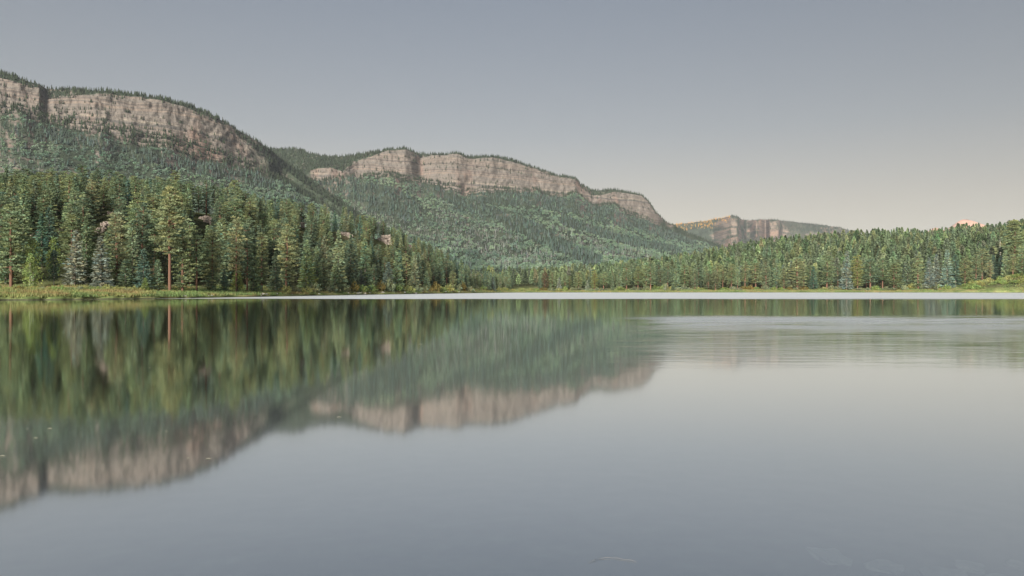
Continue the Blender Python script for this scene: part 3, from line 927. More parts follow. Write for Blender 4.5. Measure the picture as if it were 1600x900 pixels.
# ------------------------------------------------------------------ trees one can pick out, left bank
N = put_tree
GL = 'trees at the foot of the left hill'
N('pine', 17, 158, top=318, w=44, col=MID, label='broad pine with low red trunk at the left edge of the lake', tmpl=PINE[0])
N('pine', -12, 162, top=330, w=36, col=DARK, tmpl=PINE[5], label='dark pine cut off by the left edge of the picture', group=GL)
N('aspen', 52, 163, top=371, w=34, col=LIME, label='bright green rounded aspen beside the broad pine at far left', tmpl=ASPEN[0])
N('aspen', 46, 158, top=393, w=22, col=LIME, label='smaller lime green aspen in front of the rounded aspen', tmpl=ASPEN[1])
N('aspen', 85, 176, top=367, w=24, col=LIME, label='yellow green aspen between the rounded aspen and the silvery spruces', tmpl=ASPEN[3])
N('aspen', 84, 168, top=388, w=18, col=TEAL, label='bluish green young aspen with pale stem below the yellow green aspen', tmpl=ASPEN[2])
N('spruce', 110, 188, top=318, w=30, col=SAGE, label='tall grey green spruce with thin tip behind the silvery spruces', tmpl=SPRUCE[0])
N('spruce', 116, 166, top=358, w=36, col=SILVER, label='left silvery grey spruce with pale bare stem near the bank', tmpl=SPRUCE[1])
N('spruce', 158, 167, top=368, w=37, col=SILVER, label='right silvery grey spruce, cone shaped, near the bank', tmpl=SPRUCE[2])
N('pine', 135, 180, top=352, w=26, col=MID, label='mid green pine showing between the two silvery spruces', tmpl=PINE[3])
N('pine', 183, 178, top=330, w=38, col=OLIVE, label='wide olive pine right behind the right silvery spruce', tmpl=PINE[4])
N('fir', 196, 170, top=404, w=30, col=DARK, label='low dark fir at the foot of the wide olive pine', tmpl=FIR[0])
N('pine', 222, 184, top=316, w=38, col=DARK, label='tall dark pine just left of the red-trunked pine', tmpl=PINE[1])
N('fir', 208, 178, top=344, w=30, col=MID, label='mid green fir left of the teal young fir', tmpl=FIR[1])
N('fir', 224, 170, top=388, w=27, col=TEAL, label='teal blue young fir at the bank left of the red-trunked pine', tmpl=FIR[2])
N('fir', 227, 166, top=433, w=14, col=LIME, label='tiny bright green sapling in front of the teal young fir', tmpl=FIR[3])
N('fir', 246, 172, top=405, w=24, col=DARK, label='short dark fir squeezed between teal fir and red-trunked pine', tmpl=FIR[1])
N('pine', 265, 172, top=290, w=48, col=OLIVE, label='tallest pine on the left bank with long red trunk', tmpl=PINE_TALL)
N('pine', 285, 170, top=361, w=34, col=OLIVE, label='bushy olive pine right of the tallest red-trunked pine', tmpl=PINE[1])
N('pine', 307, 174, top=357, w=28, col=MID, label='slim pine with thin straight red stem on the left bank', tmpl=PINE[7])
N('pine', 331, 180, top=357, w=36, col=OLIVE, label='full olive pine below the pink outcrop', tmpl=PINE[4])
N('fir', 330, 178, top=420, w=20, col=DARK, label='small dark fir at the foot of the full olive pine', tmpl=FIR[0])
N('fir', 350, 182, top=416, w=16, col=TEAL, label='small blue green fir right of the full olive pine', tmpl=FIR[2])
N('fir', 371, 186, top=410, w=20, col=LIME, label='bright young fir below the open yellowish pine', tmpl=FIR[3])
N('pine', 369, 192, top=337, w=28, col=OLIVE, label='open yellowish pine with dark gap below its crown', tmpl=PINE[2])
N('pine', 386, 204, top=360, w=24, col=DARK, label='dark slender pine right of the open yellowish pine', tmpl=PINE[5])
N('spruce', 396, 206, top=382, w=26, col=MID, label='mid green spruce left of the pine with bare orange stem', tmpl=SPRUCE[3])
N('pine', 409, 206, top=363, w=28, col=OLIVE, label='olive pine with short bare orange stem at its foot', tmpl=PINE[6])
N('spruce', 430, 212, top=393, w=24, col=DARK, label='dark spruce between the orange-stemmed and the twin-stemmed pines', tmpl=SPRUCE[4])
N('pine', 447, 212, top=350, w=34, col=OLIVE, label='tall layered pine with two pale stems at the foot', tmpl=PINE[3])
N('fir', 478, 236, top=374, w=24, col=MID, label='pointed fir rising behind the yellow green fir', tmpl=FIR[1])
N('fir', 481, 226, top=389, w=31, col=LIME, label='yellow green rounded fir on the middle of the left shore', tmpl=FIR[3])
N('fir', 505, 240, top=402, w=30, col=MID, label='soft green fir just right of the yellow green fir', tmpl=FIR[0])
N('spruce', 496, 250, top=384, w=22, col=MID, label='narrow spruce tip between the yellow green and soft green firs', tmpl=SPRUCE[5])
N('fir', 523, 250, top=413, w=20, col=MID, label='small fir left of the row of three young firs', tmpl=FIR[2])
N('fir', 546, 256, top=417, w=18, col=LIME, label='first and brightest of three young firs in a row', tmpl=FIR[1])
N('fir', 556, 258, top=420, w=16, col=SAGE, label='middle of three young firs in a row', tmpl=FIR[3])
N('fir', 564, 262, top=421, w=17, col=BLUE, label='last and bluest of three young firs in a row', tmpl=FIR[0])
N('spruce', 528, 262, top=360, w=28, col=MID, label='tall green spruce above the row of three young firs', tmpl=SPRUCE[0])
N('spruce', 546, 270, top=366, w=26, col=DARK, label='dark spruce behind the row of three young firs', tmpl=SPRUCE[1])
N('spruce', 571, 290, top=372, w=30, col=DARK, label='wide dark spruce left of the reddish broken outcrop', tmpl=SPRUCE[2])
N('spruce', 606, 312, top=409, w=22, col=BLUE, label='grey green spruce leaning into the shore bushes', tmpl=SPRUCE[3])
N('spruce', 620, 322, top=388, w=22, col=MID, label='slender spruce below the reddish broken outcrop', tmpl=SPRUCE[4])
N('fir', 667, 360, top=423, w=13, col=MID, label='small green fir among bushes near the end of the left shore', tmpl=FIR[2])
N('spruce', 648, 350, top=398, w=18, col=SAGE, label='pale green spruce left of the small fir near the shore end', tmpl=SPRUCE[0])
N('pine', 708, 396, top=424, w=14, col=OLIVE, label='olive pine above the last bushes of the left shore', tmpl=PINE[3])
N('fir', 721, 412, top=404, w=13, col=DARK, label='dark pointed fir on the tip of the left shore', tmpl=FIR[0])
N('fir', 728, 418, top=412, w=12, col=DARK, label='last dark fir on the tip of the left shore', tmpl=FIR[1])
# skyline trees of the left hill
GS = 'trees on the crest of the left hill'
for px, top, w, kind, col, tm, label in [
    (8, 262, 22, 'spruce', DARK, SPRUCE[4], 'dark spruce at the left end of the hill crest'),
    (26, 264, 26, 'pine', SAGE, PINE[2], 'dull grey green pine second on the crest from the left edge'),
    (42, 262, 28, 'pine', DARK, PINE[5], 'blackish layered pine on the crest near the left edge'),
    (64, 268, 30, 'pine', OLIVE, PINE[1], 'olive pine on the crest right of the blackish layered pine'),
    (80, 262, 24, 'pine', MID, PINE[3], 'tall mid green pine on the crest above the yellow green aspen'),
    (102, 278, 34, 'pine', OLIVE, PINE[4], 'big rounded olive pine below the crest above the grey green spruce'),
    (128, 257, 26, 'pine', MID, PINE[6], 'tallest crest pine left of centre of the left hill top'),
    (144, 282, 26, 'pine', OLIVE, PINE[1], 'yellowish pine standing before the crest above the tall pale ledges'),
    (153, 262, 20, 'pine', DARK, PINE[7], 'open dark pine on the crest above the tall pale ledges'),
    (170, 264, 16, 'pine', DARK, PINE_BARE, 'thin dark pine with long bare stem on the crest'),
    (184, 268, 24, 'pine', MID, PINE[3], 'rounded pine on the crest right of the thin bare-stemmed pine'),
    (206, 274, 24, 'pine', OLIVE, PINE[0], 'olive crest pine above the tall dark pine'),
    (246, 276, 22, 'pine', OLIVE, PINE[2], 'crest pine just left of the tallest pine tip'),
    (273, 266, 22, 'pine', OLIVE, PINE[6], 'crest pine directly behind the tip of the tallest pine'),
    (296, 282, 24, 'pine', MID, PINE[4], 'low wide crest pine left of the lone bare-trunked pine'),
    (322, 281, 14, 'pine', DARK, PINE_BARE, 'lone bare-trunked pine standing above the pink outcrop'),
    (336, 288, 16, 'pine', DARK, PINE[7], 'dark pine beside the lone bare-trunked pine'),
    (366, 280, 26, 'pine', OLIVE, PINE[1], 'tall full olive pine on the crest right of the pink outcrop')]:
    Yc = float(np.interp(px, _L[:, 0], _L[:, 4])) + (2 if top < 280 else -14)
    N(kind, px, Yc, top=top, w=w, col=col, tmpl=tm, label=label, group=GS)

# ------------------------------------------------------------------ trees one can pick out, far right shore
GR = 'trees along the far right shore'
for px, dY, top, w, kind, col, tm, label in [
    (762, 14, 423, 14, 'spruce', DARK, SPRUCE[1], 'dark spruce behind the bushes where the two shores meet'),
    (770, 10, 432, 12, 'spruce', BLUE, SPRUCE[2], 'greyish spruce in front of the dark spruce where the shores meet'),
    (781, 24, 431, 8, 'aspen', SAGE, ASPEN[2], 'pale stemmed aspen left of the meadow on the far shore'),
    (789, 24, 430, 9, 'aspen', SAGE, ASPEN[1], 'second pale stemmed aspen left of the meadow'),
    (844, 24, 431, 7, 'spruce', DARK, SPRUCE[3], 'narrow black green spruce at the right end of the meadow'),
    (851, 26, 424, 13, 'pine', (0.15, 0.105, 0.065), PINE[1], 'rust brown dying pine at the right end of the meadow'),
    (863, 24, 423, 14, 'pine', OLIVE, PINE[4], 'olive pine right of the rust brown pine'),
    (873, 18, 434, 9, 'spruce', SILVER, SPRUCE[4], 'small silvery spruce right of the rust brown pine'),
    (883, 26, 428, 13, 'pine', MID, PINE[3], 'mid green pine right of the small silvery spruce'),
    (904, 26, 424, 16, 'pine', OLIVE, PINE[6], 'olive pine halfway between meadow and the yellowish pair'),
    (918, 14, 437, 8, 'spruce', SILVER, SPRUCE[5], 'little pale spruce in front of the yellowish pair of pines'),
    (929, 26, 422, 13, 'pine', YELL, PINE[1], 'yellowish pine, left one of a pair on the far shore'),
    (943, 26, 425, 16, 'pine', OLIVE, PINE[2], 'right one of the yellowish pair with dark gap below'),
    (997, 26, 416, 17, 'pine', OLIVE, PINE[0], 'layered pine left of the black gap on the far shore'),
    (1010, 26, 414, 17, 'pine', OLIVE, PINE[3], 'layered pine touching the black gap on the far shore'),
    (1032, 24, 420, 18, 'pine', MID, PINE[4], 'round mid green pine right of the black gap'),
    (1040, 12, 441, 11, 'aspen', SAGE, ASPEN[0], 'small round sage bush tree at the water left of the small dark spruce'),
    (1052, 12, 443, 8, 'spruce', DARK, SPRUCE[0], 'small dark spruce at the water on the far shore'),
    (1070, 26, 412, 18, 'pine', MID, PINE[6], 'broad pine above the small dark spruce'),
    (1107, 16, 426, 18, 'pine', SAGE, PINE[1], 'pale round pine, left of a close pair near the bare bank'),
    (1118, 16, 423, 18, 'pine', SAGE, PINE[4], 'pale round pine, right of a close pair near the bare bank'),
    (1143, 24, 412, 17, 'pine', OLIVE, PINE[0], 'tall olive pine right of the pale close pair'),
    (1164, 26, 408, 16, 'pine', OLIVE, PINE[2], 'tall open pine two along from the pale close pair'),
    (1181, 26, 410, 22, 'pine', OLIVE, PINE[5], 'wide dark-limbed pine with bare lower trunk'),
    (1197, 22, 405, 18, 'pine', MID, PINE[6], 'upright pine right of the wide dark-limbed pine'),
    (1214, 30, 404, 14, 'fir', DARK, FIR[0], 'near black fir left of the big round olive pine'),
    (1246, 16, 402, 31, 'pine', OLIVE, PINE[4], 'big round olive pine standing forward at the far water edge'),
    (1271, 18, 416, 16, 'spruce', TEAL, SPRUCE[1], 'dark blue spruce right of the big round olive pine'),
    (1292, 26, 398, 24, 'pine', MID, PINE[3], 'tall mid green pine between the dark blue and great blue spruces'),
    (1323, 14, 392, 21, 'spruce', BLUE, SPRUCE[2], 'great blue grey spruce standing alone at the far water edge'),
    (1340, 26, 398, 18, 'pine', YELL, PINE[1], 'yellowish pine just behind the great blue grey spruce'),
    (1360, 24, 400, 24, 'pine', DARK, PINE[0], 'dark layered pine right of the yellowish pine'),
    (1379, 22, 402, 18, 'pine', MID, PINE[2], 'mid green pine right of the dark layered pine'),
    (1397, 14, 409, 28, 'pine', OLIVE, PINE[4], 'bushy olive pine standing forward above the bright bushes'),
    (1418, 24, 406, 18, 'spruce', DARK, SPRUCE[3], 'dark spruce between the two olive pines at right'),
    (1435, 18, 399, 20, 'pine', OLIVE, PINE[1], 'cone shaped olive pine left of the blue spruce stand'),
    (1453, 16, 402, 17, 'spruce', BLUE, SPRUCE[4], 'first spruce of the blue stand at right'),
    (1463, 20, 397, 19, 'spruce', BLUE, SPRUCE[5], 'second spruce of the blue stand at right'),
    (1480, 18, 390, 20, 'spruce', BLUE, SPRUCE[0], 'third and tallest spruce of the blue stand at right'),
    (1493, 20, 397, 20, 'spruce', TEAL, SPRUCE[1], 'last and darkest spruce of the blue stand at right'),
    (1463, 10, 440, 7, 'spruce', SAGE, SPRUCE[2], 'small young spruce in front of the blue stand'),
    (1508, 20, 404, 20, 'pine', OLIVE, PINE[3], 'olive pine just right of the blue spruce stand'),
    (1535, 40, 388, 26, 'pine', OLIVE, PINE[7], 'pine with bare red trunk above the bright slope at right'),
    (1553, 36, 398, 13, 'fir', TEAL, FIR[2], 'left teal fir of the slim pair on the bright slope'),
    (1565, 34, 400, 15, 'fir', TEAL, FIR[1], 'right teal fir of the slim pair on the bright slope'),
    (1585, 60, 343, 30, 'pine', OLIVE, PINE_TALL, 'giant olive pine near the right edge rising to the skyline'),
    (1600, 40, 400, 22, 'pine', YELL, PINE[1], 'yellowish pine cut off by the right edge')]:
    Y0 = float(np.interp(px, _L[:, 0], _L[:, 1])) + dY
    N(kind, px, Y0, top=top, w=w, col=col, tmpl=tm, label=label, group=GR)

# ------------------------------------------------------------------ the other single trees, labelled by row and neighbour
ORD = ['leftmost', 'second', 'third', 'fourth', 'fifth', 'sixth', 'seventh', 'eighth', 'ninth', 'tenth', 'eleventh', 'twelfth', 'thirteenth', 'fourteenth', 'fifteenth', 'sixteenth', 'seventeenth', 'eighteenth', 'nineteenth', 'twentieth']
MARKS_L = [(70, 'by the lime aspens'), (140, 'by the left silvery spruce'), (185, 'by the right silvery spruce'), (245, 'by the teal young fir'), (292, 'by the tallest pine'), (350, 'by the pink outcrop'), (420, 'by the orange-stemmed pine'), (470, 'by the twin-stemmed pine'), (520, 'by the yellow green fir'), (575, 'by the three young firs'), (620, 'by the reddish outcrop'), (670, 'by the narrow grey slab'), (760, 'at the shore tip')]
MARKS_R = [(840, 'by the meadow'), (900, 'by the rust brown pine'), (960, 'by the yellowish pair'), (1040, 'by the black gap'), (1090, 'by the small dark spruce'), (1135, 'by the pale close pair'), (1205, 'by the dark-limbed pine'), (1265, 'by the big round pine'), (1345, 'by the great blue spruce'), (1405, 'by the bushy olive pine'), (1500, 'by the blue stand'), (1560, 'by the teal fir pair'), (1700, 'by the giant pine')]
def mark(px, marks): return next((m for lim, m in marks if px < lim), marks[-1][1])
CN = {OLIVE: 'olive', MID: 'mid green', DARK: 'dark green', BLUE: 'blue grey', SAGE: 'grey green', TEAL: 'teal', YELL: 'yellowish', LIME: 'lime green'}

cells = {}
def queue(kind, px, Y, H, w, col, zone, marks):
    cells.setdefault((zone, CN[col], kind, mark(px, marks)), []).append((px, Y, H, w, col))
    TREES.append((px, Y, float(ground_z(*polar(px, Y))) + H, w))

r = np.random.default_rng(77)
count = 0
Yv = 160.0
while Yv < 600:
    px = -25.0 + r.random() * 10
    while px < 800:
        s = F / Yv
        step = max(8.6, 6.6 * s * 0.55) * (0.8 + 0.5 * r.random())
        px += step
        Yj = Yv + r.normal() * 2.5
        rb, rc = np.interp(px, _L[:, 0], _L[:, 2]), np.interp(px, _L[:, 0], _L[:, 4])
        if Yj < rb + 4 or Yj > rc + 8 or px > 798: continue
        t = (Yj - rb) / (rc - rb)
        top_cap = np.interp(px, [0, 120, 250, 365, 420, 480, 560, 620, 680, 720, 745, 800], [268, 266, 276, 288, 305, 311, 326, 350, 384, 406, 422, 424])
        H = r.uniform(12, 18.5) if t > 0.3 else r.uniform(13, 21)
        if px > 560: H *= 0.85
        z = float(ground_z(*polar(px, Yj)))
        H = min(H, EYE + (HZ - (top_cap + r.uniform(0, 9))) / F * Yj - z)
        if H < 7: continue
        kind = r.choice(['pine', 'spruce', 'fir'], p=[0.46, 0.30, 0.24] if t > 0.35 else [0.36, 0.36, 0.28])
        w = H * (0.35 if kind == 'pine' else 0.31) * r.uniform(0.85, 1.2) * F / Yj
        top, base = row_of(z + H, Yj), row_of(z, Yj)
        if hides_outcrop(px, Yj, top, base, w): continue
        if abs(px - 318) < 22 and 0.75 < t and Yj < rc + 4: continue
        if any(abs(px - a) < 0.30 * (w + b) and abs(Yj - y2) < 3.2 for a, y2, _, b in TREES): continue
        col = [OLIVE, MID, DARK][r.choice(3, p=[0.42, 0.34, 0.24])] if kind == 'pine' else [MID, DARK, SAGE, TEAL][r.choice(4, p=[0.36, 0.38, 0.16, 0.10])]
        zone = 'on the crest' if t > 0.82 else ('on the upper slope' if t > 0.52 else ('on the lower slope' if t > 0.22 else 'in the second row'))
        queue(kind, px, Yj, H, w, col, zone, MARKS_L)
        count += 1
    Yv += 7.2
n_left = count
# far right: the rows nearest the water singly, the wood above as one mass
Yoff = 24.0
right_single = 0
while Yoff < 50:
    px = 752.0
    while px < 1612:
        px += r.uniform(8.5, 15) * (1.0 if px > 950 else 0.8)
        Ys_ = float(np.interp(px, _L[:, 0], _L[:, 1]))
        Yj = Ys_ + Yoff + r.normal() * 4 + (8 if px < 850 else 0)
        if 790 < px < 842 and Yoff < 60: continue
        lim = np.interp(px, [750, 850, 900, 950, 1000, 1050, 1100, 1150, 1200, 1300, 1400, 1500, 1600], [424, 424, 418, 413, 408, 402, 394, 388, 382, 376, 372, 368, 360])
        z = float(ground_z(*polar(px, Yj)))
        H = r.uniform(15, 24) if px > 960 else r.uniform(10, 16)
        H = min(H, EYE + (HZ - lim) / F * Yj - z)
        if H < 6: continue
        kind = r.choice(['pine', 'spruce', 'fir'], p=[0.62, 0.22, 0.16])
        w = H * (0.34 if kind == 'pine' else 0.28) * r.uniform(0.85, 1.2) * F / Yj
        if any(abs(px - a) < 0.32 * (w + b) and abs(Yj - y2) < 9 for a, y2, _, b in TREES): continue
        col = [OLIVE, MID, DARK][r.choice(3, p=[0.36, 0.40, 0.24])] if kind == 'pine' else [MID, DARK, BLUE][r.choice(3, p=[0.4, 0.4, 0.2])]
        zone = 'in the second far row' if Yoff < 45 else ('in the third far row' if Yoff < 75 else 'in the fourth far row')
        queue(kind, px, Yj, H, w, col, zone, MARKS_R)
        right_single += 1
    Yoff += 17

for (zone, cname, kind, mk), lst in sorted(cells.items()):
    lst.sort()
    left = 'far' not in zone
    for i, (px, Y, H, w, col) in enumerate(lst):
        if len(lst) == 1: lab = f'the only {cname} {kind} {zone} {mk}'
        else: lab = f'{cname} {kind}, {ORD[min(i, 19)]} from left {zone} {mk}' if i else f'leftmost {cname} {kind} {zone} {mk}'
        tm = None
        N(kind, px, Y, H=H, w=w, col=col, label=lab, tmpl=tm, group=('conifers covering the left hill' if left else 'conifers behind the far right shore'))
print('single trees', n_left, right_single)

# snags: dead pale trunks
for px, Y, top, w, label in [(8, 215, 300, 7, 'pale leaning dead trunk among pines at the left edge'), (563, 372, 343, 5, 'thin grey dead trunk rising left of the reddish outcrop'),
                             (511, 348, 318, 5, 'thin dead trunk on the crest above the three young firs'), (1563, 600, 368, 6, 'pale dead trunk left of the giant pine at right')]:
    p = gpos(px, Y)
    H = EYE + (HZ - top) / F * Y - p[2]
    o = link('dead_tree', random.choice(SNAG))
    o.location = p
    o.scale = (w / 2 / F * Y / 1.3, w / 2 / F * Y / 1.3, H)
    tag(o, label, 'dead tree', 'dead trunks')

# ------------------------------------------------------------------ woods seen as one mass
def cheap_conifer(seed, tiers=3, sides=5):
    """Stacked ragged skirts: unit height and radius."""
    r = np.random.default_rng(seed)
    V_, F_ = [], []
    for k in range(tiers):
        z0 = 0.04 + 0.8 * k / tiers
        z1 = min(1.0, z0 + 1.05 / tiers + 0.12) if k < tiers - 1 else 1.0
        rad = (1 - k / tiers) ** 0.8
        o = len(V_)
        a0 = r.random() * 6.28
        for i in range(sides):
            rr = rad * (0.6 + 0.7 * r.random())
            a = a0 + 6.283 * i / sides + r.normal() * 0.15
            V_.append((rr * math.cos(a), rr * math.sin(a), z0 + r.normal() * 0.025))
        V_.append((0, 0, z1))
        for i in range(sides): F_.append((o + i, o + (i + 1) % sides, o + sides))
    return np.array(V_), np.array(F_)

def spray_tree(seed, n=110, pine=True):
    """Looser middle-distance conifer made of sprays; triangles, unit height and radius."""
    r = np.random.default_rng(seed)
    u = r.random(n) ** 0.9
    h = (0.22 if pine else 0.05) + (0.97 - (0.22 if pine else 0.05)) * u
    prof = ((0.6 + 0.4 * np.minimum(1, u * 4)) * (1 - u ** (1.2 + 0.8 * (seed % 3))) ** 0.85 + 0.04) if pine else (1 - u) ** 0.85 + 0.04
    a = r.random(n) * 6.283
    rad = prof * (0.45 + 0.55 * np.sqrt(r.random(n)))
    c = np.stack([np.cos(a) * rad, np.sin(a) * rad, h], -1)
    d = np.stack([np.cos(a) + r.normal(size=n) * 0.5, np.sin(a) + r.normal(size=n) * 0.5, (r.normal(size=n) * 0.3 + (0.25 if pine else -0.2)) * 0.2], -1)
    v, f = kites(c, d, 0.46 + 0.2 * r.random(n), 0.38 + 0.2 * r.random(n), r)
    v = v - np.repeat(c, 4, 0)
    v[:, 2] *= 0.16
    v = v + np.repeat(c, 4, 0)
    tint = np.repeat(1 + r.normal(size=(n, 1)) * 0.2, 4, 0)
    tv, tf = tube([(0, 0, -0.03), (0, 0, 0.9)], [0.05, 0.02], 4)
    F3 = np.concatenate([f[:, [0, 1, 2]], f[:, [0, 2, 3]]])
    tf3 = np.concatenate([tf[:, [0, 1, 2]], tf[:, [0, 2, 3]]]) + len(v)
    return np.concatenate([v, tv]), np.concatenate([F3, tf3]), np.concatenate([tint, np.full((len(tv), 1), 0.7)])

def leaf_blob(seed, n=16):
    r = np.random.default_rng(seed)
    e = r.normal(size=(n, 3)); e /= np.linalg.norm(e, axis=1, keepdims=True)
    c = e * np.array([0.72, 0.72, 0.34]) + np.array([0, 0, 0.6])
    v, f = kites(c, e + r.normal(size=(n, 3)) * 0.7, np.full(n, 0.85), np.full(n, 0.7), r)
    v = v - np.repeat(c, 4, 0); v[:, 2] *= 0.5; v = v + np.repeat(c, 4, 0)
    return v, np.concatenate([f[:, [0, 1, 2]], f[:, [0, 2, 3]]])

def spike(seed):
    return np.array([(-0.5, 0, 0), (0.5, 0, 0), (0, 0.5, 0), (0.05, 0, 1.0)]), np.array([(0, 1, 3), (1, 2, 3), (2, 0, 3)])

def mass(name, items, label, mat, cat='forest'):
    """items: list of (template verts, faces, per-vertex tint or None, positions, radius, height, colours)."""
    V_, F_, T_, o = [], [], [], 0
    for tv, tf, tt, pos, rad, hgt, colr in items:
        n, m = len(pos), len(tv)
        if n == 0: continue
        a = rng.random(n) * 6.283
        ca, sa = np.cos(a)[:, None], np.sin(a)[:, None]
        x = (tv[None, :, 0] * ca - tv[None, :, 1] * sa) * rad[:, None]
        y = (tv[None, :, 0] * sa + tv[None, :, 1] * ca) * rad[:, None]
        z = tv[None, :, 2] * hgt[:, None]
        V_.append((np.stack([x, y, z], -1) + pos[:, None, :]).reshape(-1, 3))
        F_.append((tf[None] + (np.arange(n) * m)[:, None, None] + o).reshape(-1, 3))
        t = np.repeat(colr[:, None, :], m, 1)
        if tt is not None: t = t * tt[None]
        T_.append(t.reshape(-1, 3))
        o += n * m
    ob = link(name, new_mesh(name, np.concatenate(V_), np.concatenate(F_), tint=np.concatenate(T_)), mat)
    return tag(ob, label, cat, kind='stuff')

def colours(base, n, k=0.15):
    b = np.array(base)[None, :] * (1 + rng.normal(size=(n, 1)) * k) * (1 + rng.normal(size=(n, 3)) * 0.06)
    return np.clip(b, 0.01, 0.65)

def split_mass(pos, rad, hgt, col, templates):
    which = rng.integers(0, len(templates), len(pos))
    return [(tm[0], tm[1], tm[2] if len(tm) > 2 else None, pos[which == i], rad[which == i], hgt[which == i], col[which == i]) for i, tm in enumerate(templates)]

SP_P = [spray_tree(600 + i, 190, True) for i in range(8)]
SP_S = [spray_tree(620 + i, 180, False) for i in range(4)]
# far right wood
pts = []
Yv = 580.0
while Yv < 1150:
    px = 745.0
    while px < 1640:
        px += rng.uniform(4.5, 12.5) * 1.15 * 700 / max(Yv, 600)
        Ys_, Yc_ = np.interp(px, _L[:, 0], _L[:, 1]), np.interp(px, _L[:, 0], _L[:, 4])
        Yj = Yv + rng.normal() * 5
        if Yj < Ys_ + 44 or Yj > Yc_ + 60: continue
        if 795 < px < 842 and Yj < 640: continue
        pts.append((px, Yj))
    Yv += 13
pts = np.array(pts)
th, rr = polar(pts[:, 0], pts[:, 1])
zz = ground_z(th, rr)
pos = np.stack([(pts[:, 0] - 800) / F * pts[:, 1], pts[:, 1], zz - 0.3], -1)
lim = np.interp(pts[:, 0], [740, 800, 850, 900, 950, 1000, 1050, 1100, 1135, 1200, 1280, 1350, 1400, 1450, 1500, 1550, 1600, 1650], [418, 421, 421, 416, 412, 407, 401, 391, 386, 373, 367, 361, 358, 363, 353, 352, 345, 343])
hgt = rng.uniform(12, 25, len(pts))
cap = EYE + (HZ - lim - rng.uniform(-6, 12, len(pts))) / F * pts[:, 1] - zz
hgt = np.minimum(hgt, cap)
near_crest = pts[:, 1] > np.interp(pts[:, 0], _L[:, 0], _L[:, 4]) - 60
hgt = np.where(near_crest & (cap > hgt) & (rng.random(len(pts)) < 0.6), np.clip(cap, hgt, 25), hgt)
ok = hgt > 5
pos, hgt = pos[ok], hgt[ok]
rad = hgt * rng.uniform(0.13, 0.19, len(hgt))
colr = np.where((rng.random(len(hgt)) < 0.3)[:, None], colours(OLIVE, len(hgt), 0.2), colours((0.148, 0.196, 0.110), len(hgt), 0.25))
isS = rng.random(len(hgt)) < 0.2
mass('forest', split_mass(pos[~isS], rad[~isS], hgt[~isS], colr[~isS], SP_P) + split_mass(pos[isS], rad[isS] * 0.85, hgt[isS], colours(DARK, isS.sum()), SP_S),
     'dense pine wood rising behind the far right shore', M_LEAF)
n_wood = len(hgt)

# mountain forests
CH = [cheap_conifer(650 + i, 3 + i % 2, 5) for i in range(6)]
LB = [leaf_blob(670 + i) for i in range(6)]
SK = [spike(0)]
def scatter(v, kind, lo, hi, n, seed):
    """Random points over the rows whose kind lies in lo..hi, spread evenly over the surface."""
    r = np.random.default_rng(seed)
    rows = np.where((kind >= lo) & (kind < hi))[0]
    i0, i1 = rows[0], rows[-1]
    a, b, c = v[i0:i1, :-1], v[i0 + 1:i1 + 1, :-1], v[i0:i1, 1:]
    cr = np.cross(c - a, b - a)
    ar = np.linalg.norm(cr, axis=-1)
    nz = np.abs(cr[..., 2]) / np.maximum(ar, 1e-9)
    wgt = ar / np.maximum(1, np.linalg.norm(a, axis=-1)) ** 1.6
    wgt = np.where(a[..., 1] > 100, wgt, 0)
    pxx = 800 + F * a[..., 0] / np.maximum(a[..., 1], 1)
    wgt = np.where((pxx > -30) & (pxx < 1640), wgt, 0)
    ii = r.choice(ar.size, n, p=(wgt / wgt.sum()).ravel())
    ri, ci = np.unravel_index(ii, ar.shape)
    s, t = r.random(n), r.random(n)
    p = a[ri, ci] + (b[ri, ci] - a[ri, ci]) * s[:, None] + (c[ri, ci] - a[ri, ci]) * t[:, None]
    return p, np.maximum(nz[ri, ci], VEG[id(v)][i0:i1, :-1][ri, ci] * 0.95)

def seg_dist(px, py, pl):
    d = np.full(px.shape, 1e9)
    for (x0, y0), (x1, y1) in zip(pl[:-1], pl[1:]):
        t = np.clip(((px - x0) * (x1 - x0) + (py - y0) * (y1 - y0)) / ((x1 - x0) ** 2 + (y1 - y0) ** 2), 0, 1)
        d = np.minimum(d, np.hypot(px - x0 - t * (x1 - x0), py - y0 - t * (y1 - y0)))
    return d

